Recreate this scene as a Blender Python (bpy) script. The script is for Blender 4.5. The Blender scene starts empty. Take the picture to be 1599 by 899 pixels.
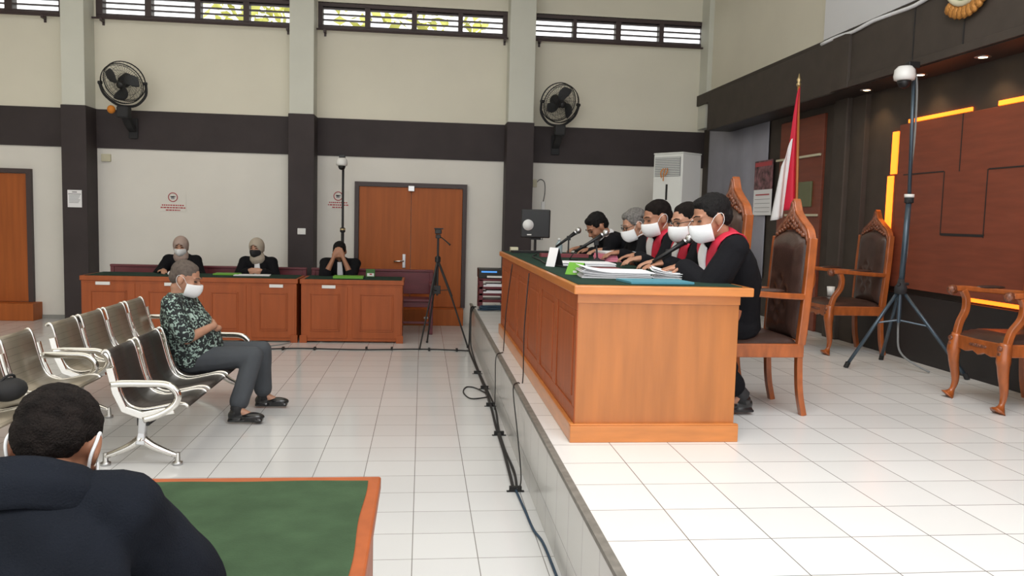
import bpy, bmesh, math, random
from math import sin, cos, pi, radians as R
from mathutils import Vector as V, Matrix, noise
from mathutils.bvhtree import BVHTree
random.seed(7)
sc = bpy.context.scene
COL = sc.collection

# ------------------------------------------------------------------ camera, sky, light, exposure
PIT, YAW, ROL, FPX, CAMH = 0.0852, 0.1112, 0.0260, 1270.76, 1.5528
cam = bpy.data.objects.new('camera', bpy.data.cameras.new('camera'))
COL.objects.link(cam)
cam.data.sensor_width = 36; cam.data.lens = 36 * FPX / 1599
cam.data.clip_start = 0.05
_f = V((sin(YAW) * cos(PIT), cos(YAW) * cos(PIT), -sin(PIT)))
_r = V((cos(YAW), -sin(YAW), 0)); _u = _r.cross(_f)
_r2 = _r * cos(ROL) + _u * sin(ROL); _u2 = -_r * sin(ROL) + _u * cos(ROL)
cam.matrix_world = Matrix(((_r2.x, _u2.x, -_f.x, 0), (_r2.y, _u2.y, -_f.y, 0), (_r2.z, _u2.z, -_f.z, CAMH), (0, 0, 0, 1)))
sc.camera = cam
sc.view_settings.view_transform = 'Standard'; sc.view_settings.look = 'None'
sc.view_settings.exposure = 0.35; sc.view_settings.gamma = 1.0; sc.view_settings.use_curve_mapping = False
w = bpy.data.worlds.new('sky'); sc.world = w; w.use_nodes = True
w.node_tree.nodes['Background'].inputs[0].default_value = (0.98, 0.99, 1.0, 1)
w.node_tree.nodes['Background'].inputs[1].default_value = 1.6
def area(name, loc, rot, sx, sy, power, color=(1, 1, 1)):
    l = bpy.data.lights.new(name, 'AREA'); l.shape = 'RECTANGLE'; l.size = sx; l.size_y = sy; l.energy = power; l.color = color
    o = bpy.data.objects.new(name, l); o.location = loc; o.rotation_euler = rot; COL.objects.link(o); return o
# unseen area lights added overhead to brighten the hall and the near platform
area('overhead_fill_light', (-3.0, 6.5, 5.1), (0, 0, 0), 6, 6, 95, (1, .97, .9))
area('overhead_fill_light', (1.9, 1.2, 5.2), (0, R(-8), 0), 4.5, 4.5, 340, (.97, .985, 1))

# ------------------------------------------------------------------ materials
MATS = {}
def mat(name, col, rough=.5, metal=0., spec=.5, emit=None, es=0., noise_amt=0., noise_scale=8., bump=0., bscale=60., stretch=None, trans=0., coat=0.):
    if name in MATS: return MATS[name]
    m = bpy.data.materials.new(name); m.use_nodes = True; nt = m.node_tree; b = nt.nodes['Principled BSDF']
    b.inputs['Base Color'].default_value = (*col, 1); b.inputs['Roughness'].default_value = rough
    b.inputs['Metallic'].default_value = metal; b.inputs['Specular IOR Level'].default_value = spec
    if coat: b.inputs['Coat Weight'].default_value = coat; b.inputs['Coat Roughness'].default_value = .12
    if trans: b.inputs['Transmission Weight'].default_value = trans
    if emit: b.inputs['Emission Color'].default_value = (*emit, 1); b.inputs['Emission Strength'].default_value = es
    tc = nt.nodes.new('ShaderNodeTexCoord'); mp = nt.nodes.new('ShaderNodeMapping')
    nt.links.new(tc.outputs['Object'], mp.inputs[0])
    if stretch: mp.inputs['Scale'].default_value = stretch
    if noise_amt:
        n = nt.nodes.new('ShaderNodeTexNoise'); n.inputs['Scale'].default_value = noise_scale; n.inputs['Detail'].default_value = 5
        nt.links.new(mp.outputs[0], n.inputs[0])
        mx = nt.nodes.new('ShaderNodeMix'); mx.data_type = 'RGBA'
        mx.inputs[6].default_value = (*[c * (1 - noise_amt) for c in col], 1); mx.inputs[7].default_value = (*[min(1, c * (1 + noise_amt)) for c in col], 1)
        rp = nt.nodes.new('ShaderNodeValToRGB'); rp.color_ramp.elements[0].position = .3; rp.color_ramp.elements[1].position = .7
        nt.links.new(n.outputs[0], rp.inputs[0]); nt.links.new(rp.outputs[0], mx.inputs[0]); nt.links.new(mx.outputs[2], b.inputs['Base Color'])
    if bump:
        n2 = nt.nodes.new('ShaderNodeTexNoise'); n2.inputs['Scale'].default_value = bscale; nt.links.new(mp.outputs[0], n2.inputs[0])
        bp = nt.nodes.new('ShaderNodeBump'); bp.inputs['Strength'].default_value = bump; bp.inputs['Distance'].default_value = .01
        nt.links.new(n2.outputs[0], bp.inputs['Height']); nt.links.new(bp.outputs[0], b.inputs['Normal'])
    MATS[name] = m; return m

def tile_mat(name, col, ox, oy, grout, swap=None, size=.3, rough=.14, mortar=.0022):
    m = bpy.data.materials.new(name); m.use_nodes = True; nt = m.node_tree; b = nt.nodes['Principled BSDF']
    tc = nt.nodes.new('ShaderNodeTexCoord'); src = tc.outputs['Object']
    if swap:
        sp = nt.nodes.new('ShaderNodeSeparateXYZ'); cb = nt.nodes.new('ShaderNodeCombineXYZ')
        nt.links.new(src, sp.inputs[0]); nt.links.new(sp.outputs[swap[0]], cb.inputs[0]); nt.links.new(sp.outputs[swap[1]], cb.inputs[1]); src = cb.outputs[0]
    mp = nt.nodes.new('ShaderNodeMapping'); mp.inputs['Location'].default_value = (-ox, -oy, 0)
    nt.links.new(src, mp.inputs[0])
    br = nt.nodes.new('ShaderNodeTexBrick'); br.offset = 0; br.squash = 1
    br.inputs['Scale'].default_value = 1; br.inputs['Brick Width'].default_value = size; br.inputs['Row Height'].default_value = size
    br.inputs['Mortar Size'].default_value = mortar; br.inputs['Mortar Smooth'].default_value = .1; br.inputs['Bias'].default_value = 0
    br.inputs['Color1'].default_value = (*col, 1); br.inputs['Color2'].default_value = (*[c * .93 for c in col], 1); br.inputs['Mortar'].default_value = (*grout, 1)
    nt.links.new(mp.outputs[0], br.inputs[0])
    n = nt.nodes.new('ShaderNodeTexNoise'); n.inputs['Scale'].default_value = .9; n.inputs['Detail'].default_value = 4; nt.links.new(tc.outputs['Object'], n.inputs[0])
    mx = nt.nodes.new('ShaderNodeMix'); mx.data_type = 'RGBA'; mx.blend_type = 'MULTIPLY'
    rp = nt.nodes.new('ShaderNodeValToRGB'); rp.color_ramp.elements[0].color = (.93, .92, .91, 1); rp.color_ramp.elements[1].color = (1, 1, 1, 1)
    nt.links.new(n.outputs[0], rp.inputs[0]); mx.inputs[0].default_value = 1
    nt.links.new(br.outputs['Color'], mx.inputs[6]); nt.links.new(rp.outputs[0], mx.inputs[7]); nt.links.new(mx.outputs[2], b.inputs['Base Color'])
    b.inputs['Roughness'].default_value = rough
    bp = nt.nodes.new('ShaderNodeBump'); bp.inputs['Strength'].default_value = .25; bp.inputs['Distance'].default_value = .002; bp.invert = True
    nt.links.new(br.outputs['Fac'], bp.inputs['Height']); nt.links.new(bp.outputs[0], b.inputs['Normal'])
    return m

def spot_mat(name, base, cols, scale, thresh, rough=.7):
    """cloth with irregular leaf-like patches"""
    m = bpy.data.materials.new(name); m.use_nodes = True; nt = m.node_tree; b = nt.nodes['Principled BSDF']; b.inputs['Roughness'].default_value = rough
    tc = nt.nodes.new('ShaderNodeTexCoord'); n = nt.nodes.new('ShaderNodeTexNoise'); n.inputs['Scale'].default_value = scale; n.inputs['Detail'].default_value = 1.5; n.inputs['Distortion'].default_value = 1.2
    nt.links.new(tc.outputs['Object'], n.inputs[0])
    rp = nt.nodes.new('ShaderNodeValToRGB'); e = rp.color_ramp.elements; e[0].position = thresh; e[0].color = (*base, 1); e[1].position = thresh + .02; e[1].color = (*cols[0], 1)
    e2 = e.new(thresh + .12); e2.color = (*cols[1], 1)
    nt.links.new(n.outputs[0], rp.inputs[0]); nt.links.new(rp.outputs[0], b.inputs['Base Color']); return m

def perf_mat(name, col, metal=.5, rough=.42):
    m = bpy.data.materials.new(name); m.use_nodes = True; nt = m.node_tree; b = nt.nodes['Principled BSDF']
    b.inputs['Metallic'].default_value = metal; b.inputs['Roughness'].default_value = rough
    tc = nt.nodes.new('ShaderNodeTexCoord'); v = nt.nodes.new('ShaderNodeTexVoronoi'); v.inputs['Scale'].default_value = 90; v.inputs['Randomness'].default_value = 0
    nt.links.new(tc.outputs['Object'], v.inputs[0])
    rp = nt.nodes.new('ShaderNodeValToRGB'); e = rp.color_ramp.elements; e[0].position = .18; e[0].color = (*[c * .25 for c in col], 1); e[1].position = .24; e[1].color = (*col, 1)
    nt.links.new(v.outputs['Distance'], rp.inputs[0]); nt.links.new(rp.outputs[0], b.inputs['Base Color']); return m

M = dict(
 wallup=mat('cream_wall_paint', (.77, .735, .62), .85, noise_amt=.035, noise_scale=1.2),
 walllo=mat('pale_wall_paint', (.78, .755, .70), .8, noise_amt=.03, noise_scale=1.5),
 colup=mat('grey_white_column_paint', (.66, .665, .59), .8, noise_amt=.03, noise_scale=2),
 brown=mat('dark_brown_band_paint', (.046, .036, .037), .65, spec=.3, noise_amt=.12, noise_scale=3),
 rbrown=mat('dark_brown_panel', (.060, .048, .040), .65, spec=.3, noise_amt=.12, noise_scale=5),
 soffit=mat('near_black_shaded_soffit', (.022, .016, .013), .5),
 black=mat('black_base_panel', (.018, .016, .016), .5),
 redwood=mat('red_brown_wood_panel', (.20, .050, .026), .42, noise_amt=.12, noise_scale=3, stretch=(1, 1, 9)),
 wood=mat('orange_teak_wood', (.44, .150, .034), .32, noise_amt=.14, noise_scale=2.2, stretch=(7, 7, .7), coat=.25),
 woodh=mat('orange_teak_wood_edge', (.58, .205, .05), .3, noise_amt=.12, noise_scale=2.2, stretch=(2, 2, 12), coat=.3),
 fwood=mat('red_teak_desk_wood', (.35, .082, .020), .45, spec=.35, noise_amt=.12, noise_scale=2.5, stretch=(6, 6, .7), coat=.05),
 door=mat('orange_brown_door_wood', (.40, .105, .022), .5, spec=.3, noise_amt=.12, noise_scale=2.4, stretch=(7, 7, .5)),
 chairwood=mat('carved_chair_wood', (.35, .090, .020), .3, noise_amt=.25, noise_scale=9, stretch=(3, 3, 1), coat=.4),
 chairdark=mat('carved_relief_wood', (.17, .05, .02), .38, noise_amt=.5, noise_scale=50, bump=.9, bscale=70, coat=.3),
 leather=mat('dark_brown_leather', (.05, .026, .02), .32, noise_amt=.25, noise_scale=12, bump=.12, bscale=120, coat=.2),
 maroon=mat('maroon_painted_wood', (.13, .022, .03), .4, noise_amt=.15, noise_scale=6, stretch=(1, 4, 4)),
 felt=mat('green_felt_cloth', (.048, .082, .043), .95, noise_amt=.14, noise_scale=12, bump=.2, bscale=200, spec=.1),
 dfelt=mat('dark_green_felt_cloth', (.018, .042, .03), .9, noise_amt=.2, noise_scale=10, spec=.15),
 nosing=mat('grey_nosing_strip', (.18, .17, .15), .6, noise_amt=.2, noise_scale=20),
 skirt=mat('grey_skirting', (.30, .30, .28), .5),
 frame=mat('dark_brown_frame_paint', (.055, .035, .035), .5),
 chrome=mat('chrome_metal', (.78, .76, .72), .16, metal=1.),
 steel=mat('brushed_steel', (.55, .55, .55), .35, metal=1.),
 seat=perf_mat('perforated_khaki_steel', (.30, .26, .20)),
 seatk=perf_mat('perforated_black_steel', (.055, .045, .04), .4, .38),
 blk=mat('black_plastic', (.010, .010, .011), .45),
 fanblade=mat('dark_grey_fan_plastic', (.045, .047, .05), .5),
 blkm=mat('black_matte', (.02, .02, .022), .75),
 rubber=mat('black_rubber', (.012, .012, .012), .7),
 white=mat('white_plastic', (.78, .78, .76), .4),
 acw=mat('white_cabinet_plastic', (.80, .82, .80), .4),
 grey=mat('grey_plastic', (.30, .31, .32), .5),
 bluegrey=mat('blue_grey_metal_tube', (.07, .10, .13), .35, metal=.5),
 robe=mat('black_robe_cloth', (.008, .008, .010), .9, spec=.15, bump=.15, bscale=120),
 jacket=mat('black_wool_jacket', (.009, .011, .016), .95, spec=.12, noise_amt=.3, noise_scale=5, bump=.3, bscale=260),
 red=mat('red_satin_cloth', (.62, .02, .055), .6, noise_amt=.1, noise_scale=10),
 maroonc=mat('dark_red_cloth', (.28, .012, .03), .7),
 wcloth=mat('white_cotton', (.80, .80, .82), .85),
 mask=mat('white_face_mask_cloth', (.82, .83, .84), .85, bump=.1, bscale=90),
 bmask=mat('black_face_mask_cloth', (.018, .018, .02), .85),
 skin=mat('brown_skin', (.40, .19, .115), .5, noise_amt=.08, noise_scale=20),
 skin2=mat('light_brown_skin', (.46, .24, .155), .5, noise_amt=.08, noise_scale=20),
 skin3=mat('tan_skin', (.36, .165, .095), .5, noise_amt=.08, noise_scale=20),
 hair=mat('black_hair', (.007, .006, .006), .75, spec=.25, noise_amt=.5, noise_scale=60, bump=.8, bscale=220, stretch=(1, 1, .3)),
 hairb=mat('dark_brown_cropped_hair', (.011, .008, .007), .85, spec=.15, noise_amt=.5, noise_scale=40, bump=.8, bscale=260),
 hairg=mat('grey_hair', (.17, .16, .15), .7, noise_amt=.4, noise_scale=70, bump=.8, bscale=220),
 stubble=mat('cropped_grey_stubble', (.115, .09, .075), .8, noise_amt=.25, noise_scale=50, bump=.4, bscale=300),
 hijab=mat('dusty_pink_scarf_cloth', (.40, .30, .26), .9, noise_amt=.06, noise_scale=8),
 hijab2=mat('beige_scarf_cloth', (.42, .36, .29), .9, noise_amt=.06, noise_scale=8),
 trousers=mat('grey_trouser_cloth', (.058, .065, .075), .85, noise_amt=.12, noise_scale=6),
 batik=spot_mat('black_and_mint_batik_cloth', (.010, .014, .016), [(.26, .38, .33), (.40, .52, .47)], 38, .535),
 shoe=mat('black_shoe_leather', (.012, .012, .013), .25, coat=.3),
 eye=mat('dark_eye', (.02, .015, .012), .2),
 paper=mat('white_paper', (.86, .86, .88), .8),
 paperb=mat('layered_paper_edges', (.72, .74, .80), .8, noise_amt=.3, noise_scale=60, stretch=(.2, .2, 6)),
 pink=mat('pink_card', (.85, .26, .36), .7),
 maroonf=mat('maroon_folder_card', (.20, .04, .05), .6),
 teal=mat('teal_folder_card', (.07, .25, .32), .6),
 green=mat('bright_green_card', (.13, .36, .03), .6),
 dkgreen=mat('green_card', (.05, .15, .03), .6),
 flagr=mat('red_flag_cloth', (.66, .015, .05), .6),
 flagw=mat('white_flag_cloth', (.82, .82, .84), .7),
 lilac=mat('lilac_grey_curtain_cloth', (.34, .34, .40), .9, noise_amt=.05, noise_scale=4),
 brass=mat('pale_brass', (.55, .42, .22), .35, metal=.7),
 polew=mat('orange_varnished_pole', (.50, .20, .05), .35),
 cloth_w=mat('white_board', (.76, .77, .80), .8),
 cable=mat('black_cable', (.015, .015, .016), .6),
 gcable=mat('grey_cable', (.22, .23, .23), .6),
 bcable=mat('dark_blue_cable', (.02, .05, .09), .6),
 led=mat('warm_light_strip', (1, .35, .05), .5, emit=(1, .13, .008), es=3.0),
 lamp=mat('downlight_bulb', (1, .9, .7), .5, emit=(1, .72, .38), es=14),
 gold=mat('gold_carving', (.50, .22, .05), .45, metal=.3, bump=.8, bscale=60),
 cream=mat('cream_painted_carving', (.62, .58, .42), .6),
 leafm=mat('sunlit_leaves', (.62, .62, .16), .7, noise_amt=.3, noise_scale=3),
 bark=mat('tree_bark', (.10, .07, .05), .9),
 glassy=mat('green_tinted_glass', (.13, .14, .06), .25),
 bottle=mat('pale_blue_bottle_plastic', (.55, .68, .72), .15, trans=.5),
 screen=mat('blue_lit_display', (.05, .2, .5), .4, emit=(.08, .30, .75), es=.6),
 silver=mat('speaker_cone_white', (.70, .71, .70), .45),
 concrete=mat('outside_ground', (.3, .3, .28), .9),
 orib=mat('orange_ribbon', (.65, .22, .02), .7),
 signred=mat('sign_red_print', (.45, .07, .08), .7),
 signgrey=mat('notice_grey_print', (.30, .30, .32), .7),
 posterp=mat('calendar_picture_print', (.18, .08, .09), .5, noise_amt=.9, noise_scale=14),
)
FLOOR = tile_mat('white_floor_tiles', (.73, .735, .74), -.0224, 4.502, (.22, .21, .20))
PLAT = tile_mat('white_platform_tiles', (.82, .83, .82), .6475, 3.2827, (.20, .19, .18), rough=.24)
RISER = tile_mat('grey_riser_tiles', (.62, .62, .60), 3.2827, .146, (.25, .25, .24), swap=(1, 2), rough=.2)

# ------------------------------------------------------------------ mesh helpers
class MB:
    def __init__(s): s.bm = bmesh.new()
    def box(s, x0, x1, y0, y1, z0, z1, mtx=None):
        vs = [s.bm.verts.new(((x0, x1)[i & 1], (y0, y1)[i >> 1 & 1], (z0, z1)[i >> 2 & 1])) for i in range(8)]
        if mtx: 
            for v in vs: v.co = mtx @ v.co
        for f in ((0, 2, 3, 1), (4, 5, 7, 6), (0, 1, 5, 4), (2, 6, 7, 3), (0, 4, 6, 2), (1, 3, 7, 5)): s.bm.faces.new([vs[i] for i in f])
        return s
    def rings(s, rings, closed=True, cap=True):
        rr = [[s.bm.verts.new(p) for p in r] for r in rings]
        n = len(rr[0])
        for a, b in zip(rr, rr[1:]):
            for i in range(n if closed else n - 1):
                j = (i + 1) % n; s.bm.faces.new((a[i], a[j], b[j], b[i]))
        if cap and closed:
            s.bm.faces.new(rr[0][::-1]); s.bm.faces.new(rr[-1])
        return s
    def tube(s, pts, r, n=10, cap=True, flat=None, up=None):
        pts = [V(p) for p in pts]; rs = r if isinstance(r, (list, tuple)) else [r] * len(pts)
        rings = []; prev = None
        for i, p in enumerate(pts):
            t = (pts[min(i + 1, len(pts) - 1)] - pts[max(i - 1, 0)]).normalized()
            if prev is None:
                a = V(up) if up else (V((0, 0, 1)) if abs(t.z) < .9 else V((1, 0, 0)))
                x = (a - t * a.dot(t)).normalized()
            else: x = (prev - t * prev.dot(t)).normalized()
            prev = x; y = t.cross(x); fx, fy = flat if flat else (1, 1)
            rings.append([p + (x * cos(2 * pi * k / n) * fx + y * sin(2 * pi * k / n) * fy) * rs[i] for k in range(n)])
        return s.rings(rings, True, cap)
    def bar(s, pts, wa, wb, up):
        """square section bar along pts; wa along up, wb across"""
        pts = [V(p) for p in pts]; rings = []
        for i, p in enumerate(pts):
            t = (pts[min(i + 1, len(pts) - 1)] - pts[max(i - 1, 0)]).normalized()
            x = V(up); x = (x - t * x.dot(t)).normalized(); y = t.cross(x)
            a = wa[i] if isinstance(wa, (list, tuple)) else wa; b = wb[i] if isinstance(wb, (list, tuple)) else wb
            rings.append([p + x * a / 2 * sx + y * b / 2 * sy for sx, sy in ((1, 1), (-1, 1), (-1, -1), (1, -1))])
        return s.rings(rings)
    def lathe(s, prof, n=20, mtx=None, c=(0, 0, 0)):
        rings = []
        for r, z in prof:
            ring = [V((max(r, 1e-4) * cos(2 * pi * k / n), max(r, 1e-4) * sin(2 * pi * k / n), z)) for k in range(n)]
            if mtx: ring = [mtx @ p for p in ring]
            rings.append([p + V(c) for p in ring])
        return s.rings(rings)
    def prism(s, poly, d0, d1, axis='x'):
        def P(a, b, d): return {'x': (d, a, b), 'y': (a, d, b), 'z': (a, b, d)}[axis]
        A = [s.bm.verts.new(P(a, b, d0)) for a, b in poly]; B = [s.bm.verts.new(P(a, b, d1)) for a, b in poly]; n = len(poly)
        s.bm.faces.new(A[::-1]); s.bm.faces.new(B)
        for i in range(n): s.bm.faces.new((A[i], A[(i + 1) % n], B[(i + 1) % n], B[i]))
        return s
    def ell(s, c, r, mtx=None, nu=16, nv=10):
        rings = []
        for j in range(nv + 1):
            th = -pi / 2 + pi * j / nv; th = max(min(th, pi / 2 - .06), -pi / 2 + .06)
            ring = [V((r[0] * cos(th) * cos(2 * pi * i / nu), r[1] * cos(th) * sin(2 * pi * i / nu), r[2] * sin(th))) for i in range(nu)]
            if mtx: ring = [mtx @ p for p in ring]
            rings.append([p + V(c) for p in ring])
        return s.rings(rings)
    def grid(s, fn, nu, nv):
        vv = [[s.bm.verts.new(fn(i / nu, j / nv)) for i in range(nu + 1)] for j in range(nv + 1)]
        for j in range(nv):
            for i in range(nu): s.bm.faces.new((vv[j][i], vv[j][i + 1], vv[j + 1][i + 1], vv[j + 1][i]))
        return s
    def quad(s, *p):
        s.bm.faces.new([s.bm.verts.new(x) for x in p]); return s
    def build(s, name, m, parent=None, loc=None, smooth=False, bevel=0, solid=0, seg=2):
        bmesh.ops.recalc_face_normals(s.bm, faces=s.bm.faces)
        me = bpy.data.meshes.new(name); s.bm.to_mesh(me); s.bm.free(); me.materials.append(M[m] if isinstance(m, str) else m)
        o = bpy.data.objects.new(name, me); COL.objects.link(o)
        if parent: o.parent = parent
        if loc: o.location = loc
        if smooth:
            for p in me.polygons: p.use_smooth = True
        if solid:
            md = o.modifiers.new('s', 'SOLIDIFY'); md.thickness = solid; md.offset = 0
        if bevel:
            md = o.modifiers.new('b', 'BEVEL'); md.width = bevel; md.segments = seg; md.limit_method = 'ANGLE'
        return o

def cat(pts, k=6):
    """smooth curve through points"""
    pts = [V(p) for p in pts]; out = []
    for i in range(len(pts) - 1):
        p0, p1, p2, p3 = pts[max(i - 1, 0)], pts[i], pts[i + 1], pts[min(i + 2, len(pts) - 1)]
        for j in range(k):
            t = j / k
            out.append(.5 * ((2 * p1) + (p2 - p0) * t + (2 * p0 - 5 * p1 + 4 * p2 - p3) * t * t + (3 * p1 - p0 - 3 * p2 + p3) * t ** 3))
    return out + [pts[-1]]
def tag(o, label, category, group=None, kind=None):
    o['label'] = label; o['category'] = category
    if group: o['group'] = group
    if kind: o['kind'] = kind
    return o
def struct(o): o['kind'] = 'structure'; return o
def thing(name, label, category, loc=(0, 0, 0), rz=0, group=None):
    o = bpy.data.objects.new(name, None); o.empty_display_size = .1; COL.objects.link(o); o.location = loc; o.rotation_euler = (0, 0, rz)
    return tag(o, label, category, group)
def copy_tree(o, parent=None):
    c = o.copy(); COL.objects.link(c)
    if parent: c.parent = parent
    for ch in [x for x in o.children]: copy_tree(ch, c)
    return c

HP = .446       # platform height
WY = 11.87      # far wall
RX = 4.14       # right wall

# ================================================================== SETTING
struct(MB().box(-8, 4.4, -3, 12.1, -.1, 0).build('floor', FLOOR))
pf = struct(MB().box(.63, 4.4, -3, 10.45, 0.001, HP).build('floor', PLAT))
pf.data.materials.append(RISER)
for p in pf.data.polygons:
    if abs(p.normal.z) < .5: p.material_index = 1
struct(MB().box(.622, .655, -3, 10.46, HP - .018, HP + .002).build('trim_1', 'nosing'))
struct(MB().box(-8, 4.4, -3, 12.1, 5.3, 5.4).build('ceiling', 'wallup'))
# far wall with window band
wins = [(-8, -4.90), (-4.45, -1.86), (-1.495, 1.165), (1.525, 4.125)]
WZ0, WZ1 = 4.13, 4.485
mb = MB().box(-8, 4.4, WY, WY + .2, 0, 2.37).box(-8, 4.4, WY, WY + .2, 2.37, 2.9)
bw = MB()
wf = struct(MB().box(-8, 4.4, WY, WY + .2, 0, 2.372).build('wall_far', 'walllo'))
struct(MB().box(-8, 4.14, WY - .02, WY + .2, 2.37, 2.895).build('wall_far_band', 'brown'))
up = MB().box(-8, 4.4, WY, WY + .2, 2.895, WZ0).box(-8, 4.4, WY, WY + .2, WZ1, 5.4)
px = -8
for a, b in wins:
    if a > px: up.box(px, a, WY, WY + .2, WZ0, WZ1)
    px = b
up.box(px, 4.4, WY, WY + .2, WZ0, WZ1)
struct(up.build('wall_far_upper', 'wallup'))
mb.bm.free(); bw.bm.free()
# columns: cream upper half, brown lower half
for i, (a, b) in enumerate([(-4.77, -4.475), (-1.83, -1.505), (1.17, 1.53)]):
    c = struct(MB().box(a, b, 11.52, WY + .02, 2.9, 5.3).build('wall_far_column_upper', 'colup', bevel=.006))
    struct(MB().box(a - .012, b + .012, 11.505, WY + .02, 0, 2.9).build('wall_far_column_lower', 'brown', bevel=.006))
struct(MB().box(4.03, 4.4, 11.55, WY + .02, 2.93, 5.3).build('wall_far_column_corner', 'colup', bevel=.006))
# right wall: dark below, cream above
struct(MB().box(RX, RX + .25, -3, 12.1, 0, 3.41).build('wall_right', 'rbrown'))
struct(MB().box(4.1, RX + .25, -3, 11.87, 3.40, 5.3).build('wall_right_upper', 'wallup'))
struct(MB().box(4.03, 4.11, -3, 8.09, 3.44, 5.3).build('wall_right_board', 'cloth_w', bevel=.004))
struct(MB().box(RX - .035, RX + .02, -3, 7.75, HP, 1.0).build('wall_right_base', 'black', bevel=.003))
# long dark fascia box with soffit over the dais
struct(MB().box(3.78, RX + .02, -3, 10.75, 2.80, 3.28).build('wall_right_fascia', 'rbrown', bevel=.004))
struct(MB().box(3.785, RX - .02, -3, 10.74, 2.792, 2.801).build('wall_right_soffit', 'soffit'))  # underside shade put into the colour, against bounce from the floor
struct(MB().box(4.00, RX + .02, -3, 11.86, 3.27, 3.42).build('wall_right_fascia_cap', 'rbrown'))
struct(MB().box(3.755, 3.79, 7.05, 7.35, 2.80, 3.285).build('trim_2', 'rbrown', bevel=.003))
struct(MB().box(3.765, 3.79, -3, 7.05, 2.80, 2.86).build('trim_3', 'rbrown', bevel=.003))
for y in (6.1, 5.5, 4.9): struct(MB().box(3.774, 3.785, y, y + .012, 2.86, 3.28).build('trim_4', 'black'))
# white cornice edge
cp = [(3.77 + .01 * sin(k * 1.9), 7.6 - k * .3, 3.29 + .012 * sin(k * 2.3)) for k in range(24)]
struct(MB().tube(cat(cp, 3), .016, 8).build('trim_5', 'cloth_w', smooth=True))
struct(MB().box(-8.2, -8, -3, 12.1, 0, 5.4).build('wall_left', 'wallup'))
struct(MB().box(-5.3, -4.79, 11.85, WY + .01, 0, .055).build('baseboard_far', 'skirt'))
struct(MB().box(-4.45, -1.86, 11.85, WY + .01, 0, .055).build('baseboard_far', 'skirt'))
# windows with louvres
wn = 0
panes = [[(-6.2, -5.62), (-5.52, -4.93)], [(-4.364, -3.814), (-3.73, -3.156), (-3.08, -2.508), (-2.43, -1.88)],
         [(-1.431, -.849), (-.778, -.198), (-.126, .461), (.525, 1.10)], [(1.545, 2.116), (2.172, 2.747), (2.823, 3.396), (3.463, 4.051)]]
for (a, b), ps in zip(wins, panes):
    wn += 1
    W = thing('window_%d' % wn, 'w', 'window', (0, WY, 0)); del W['label']; del W['category']; struct(W)
    a2 = max(a, -7)
    fr = MB().box(a2, b, .0, .14, WZ1 - .05, WZ1 + .01).box(a2, b, -.0, .14, WZ0 - .0, WZ0 + .035)
    x = a2
    for p0, p1 in ps + [(b, b)]:
        if p0 - x > .004: fr.box(x, p0, .0, .14, WZ0 + .03, WZ1 - .045)
        x = p1
    fr.build('window_frame', 'frame', W)
    for p0, p1 in ps:
        lv = MB()
        for k in range(5):
            z = WZ0 + .055 + k * .0775
            lv.box(p0 - .01, p1 + .01, -.05, .05, -.008, .008, Matrix.Translation((0, .07, z)) @ Matrix.Rotation(R(6), 4, 'X'))
        lv.build('louvre_slats', 'frame', W)
    # curtain rail on brackets under each window
    rl = thing('curtain_rail', 'dark metal rail under the ' + ('leftmost', 'second', 'third', 'rightmost')[wn - 1] + ' louvred window', 'curtain rail', (0, 0, 0), group='rails under the windows')
    MB().tube([(a2 - .02, WY - .09, 4.10), (b + .03, WY - .09, 4.10)], .014, 8).build('rail', 'frame', rl)
    for xx in ((a2 + .1, b - .04) if wn > 1 else (b - .2,)):
        MB().box(xx - .015, xx + .015, WY - .11, WY + .005, 4.06, 4.10).box(xx - .015, xx + .015, WY - .012, WY + .005, 4.02, 4.12).build('bracket', 'frame', rl)

# doors
def door(n, x0, x1, ztop, z0, double, label):
    D = bpy.data.objects.new('door_%d' % n, None); COL.objects.link(D); D.location = (0, WY, 0); struct(D)
    MB().box(x0, x0 + .06, -.07, .0, z0, ztop).box(x1 - .06, x1, -.07, .0, z0, ztop).box(x0 + .06, x1 - .06, -.07, .0, ztop - .06, ztop).build('door_frame', 'frame', D)
    xs = [x0 + .06, (x0 + x1) / 2, x1 - .06] if double else [x0 + .06, x1 - .06]
    for i in range(len(xs) - 1):
        MB().box(xs[i] + .003, xs[i + 1] - .003, -.04, .0, z0 + .005, ztop - .065).build('door_leaf', 'door', D, bevel=.003)
    return D
d1 = door(1, -6.9, -5.31, 2.055, .235, False, '')
MB().box(-7, -5.22, -.28, .0, .0, .235).build('door_step', 'door', d1, bevel=.006)
d2 = door(2, -.965, .632, 2.02, .235, True, '')
MB().box(-1.15, .60, -.30, .0, .0, .235).build('door_step', 'door', d2, bevel=.006)
h = MB().tube([(-.265, -.06, .90), (-.29, -.09, .90), (-.40, -.09, .895)], .014, 8); h.build('door_handle', 'chrome', d2, smooth=True)
MB().box(-.28, -.235, -.055, -.038, .80, 1.0).build('handle_plate', 'steel', d2, bevel=.004)
MB().box(-.21, -.12, -.10, -.06, 1.90, 1.98).build('door_catch', 'steel', d2, bevel=.006)
MB().box(.04, .10, -.305, -.295, .10, .125).build('step_scuff', 'white', d2)

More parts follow.
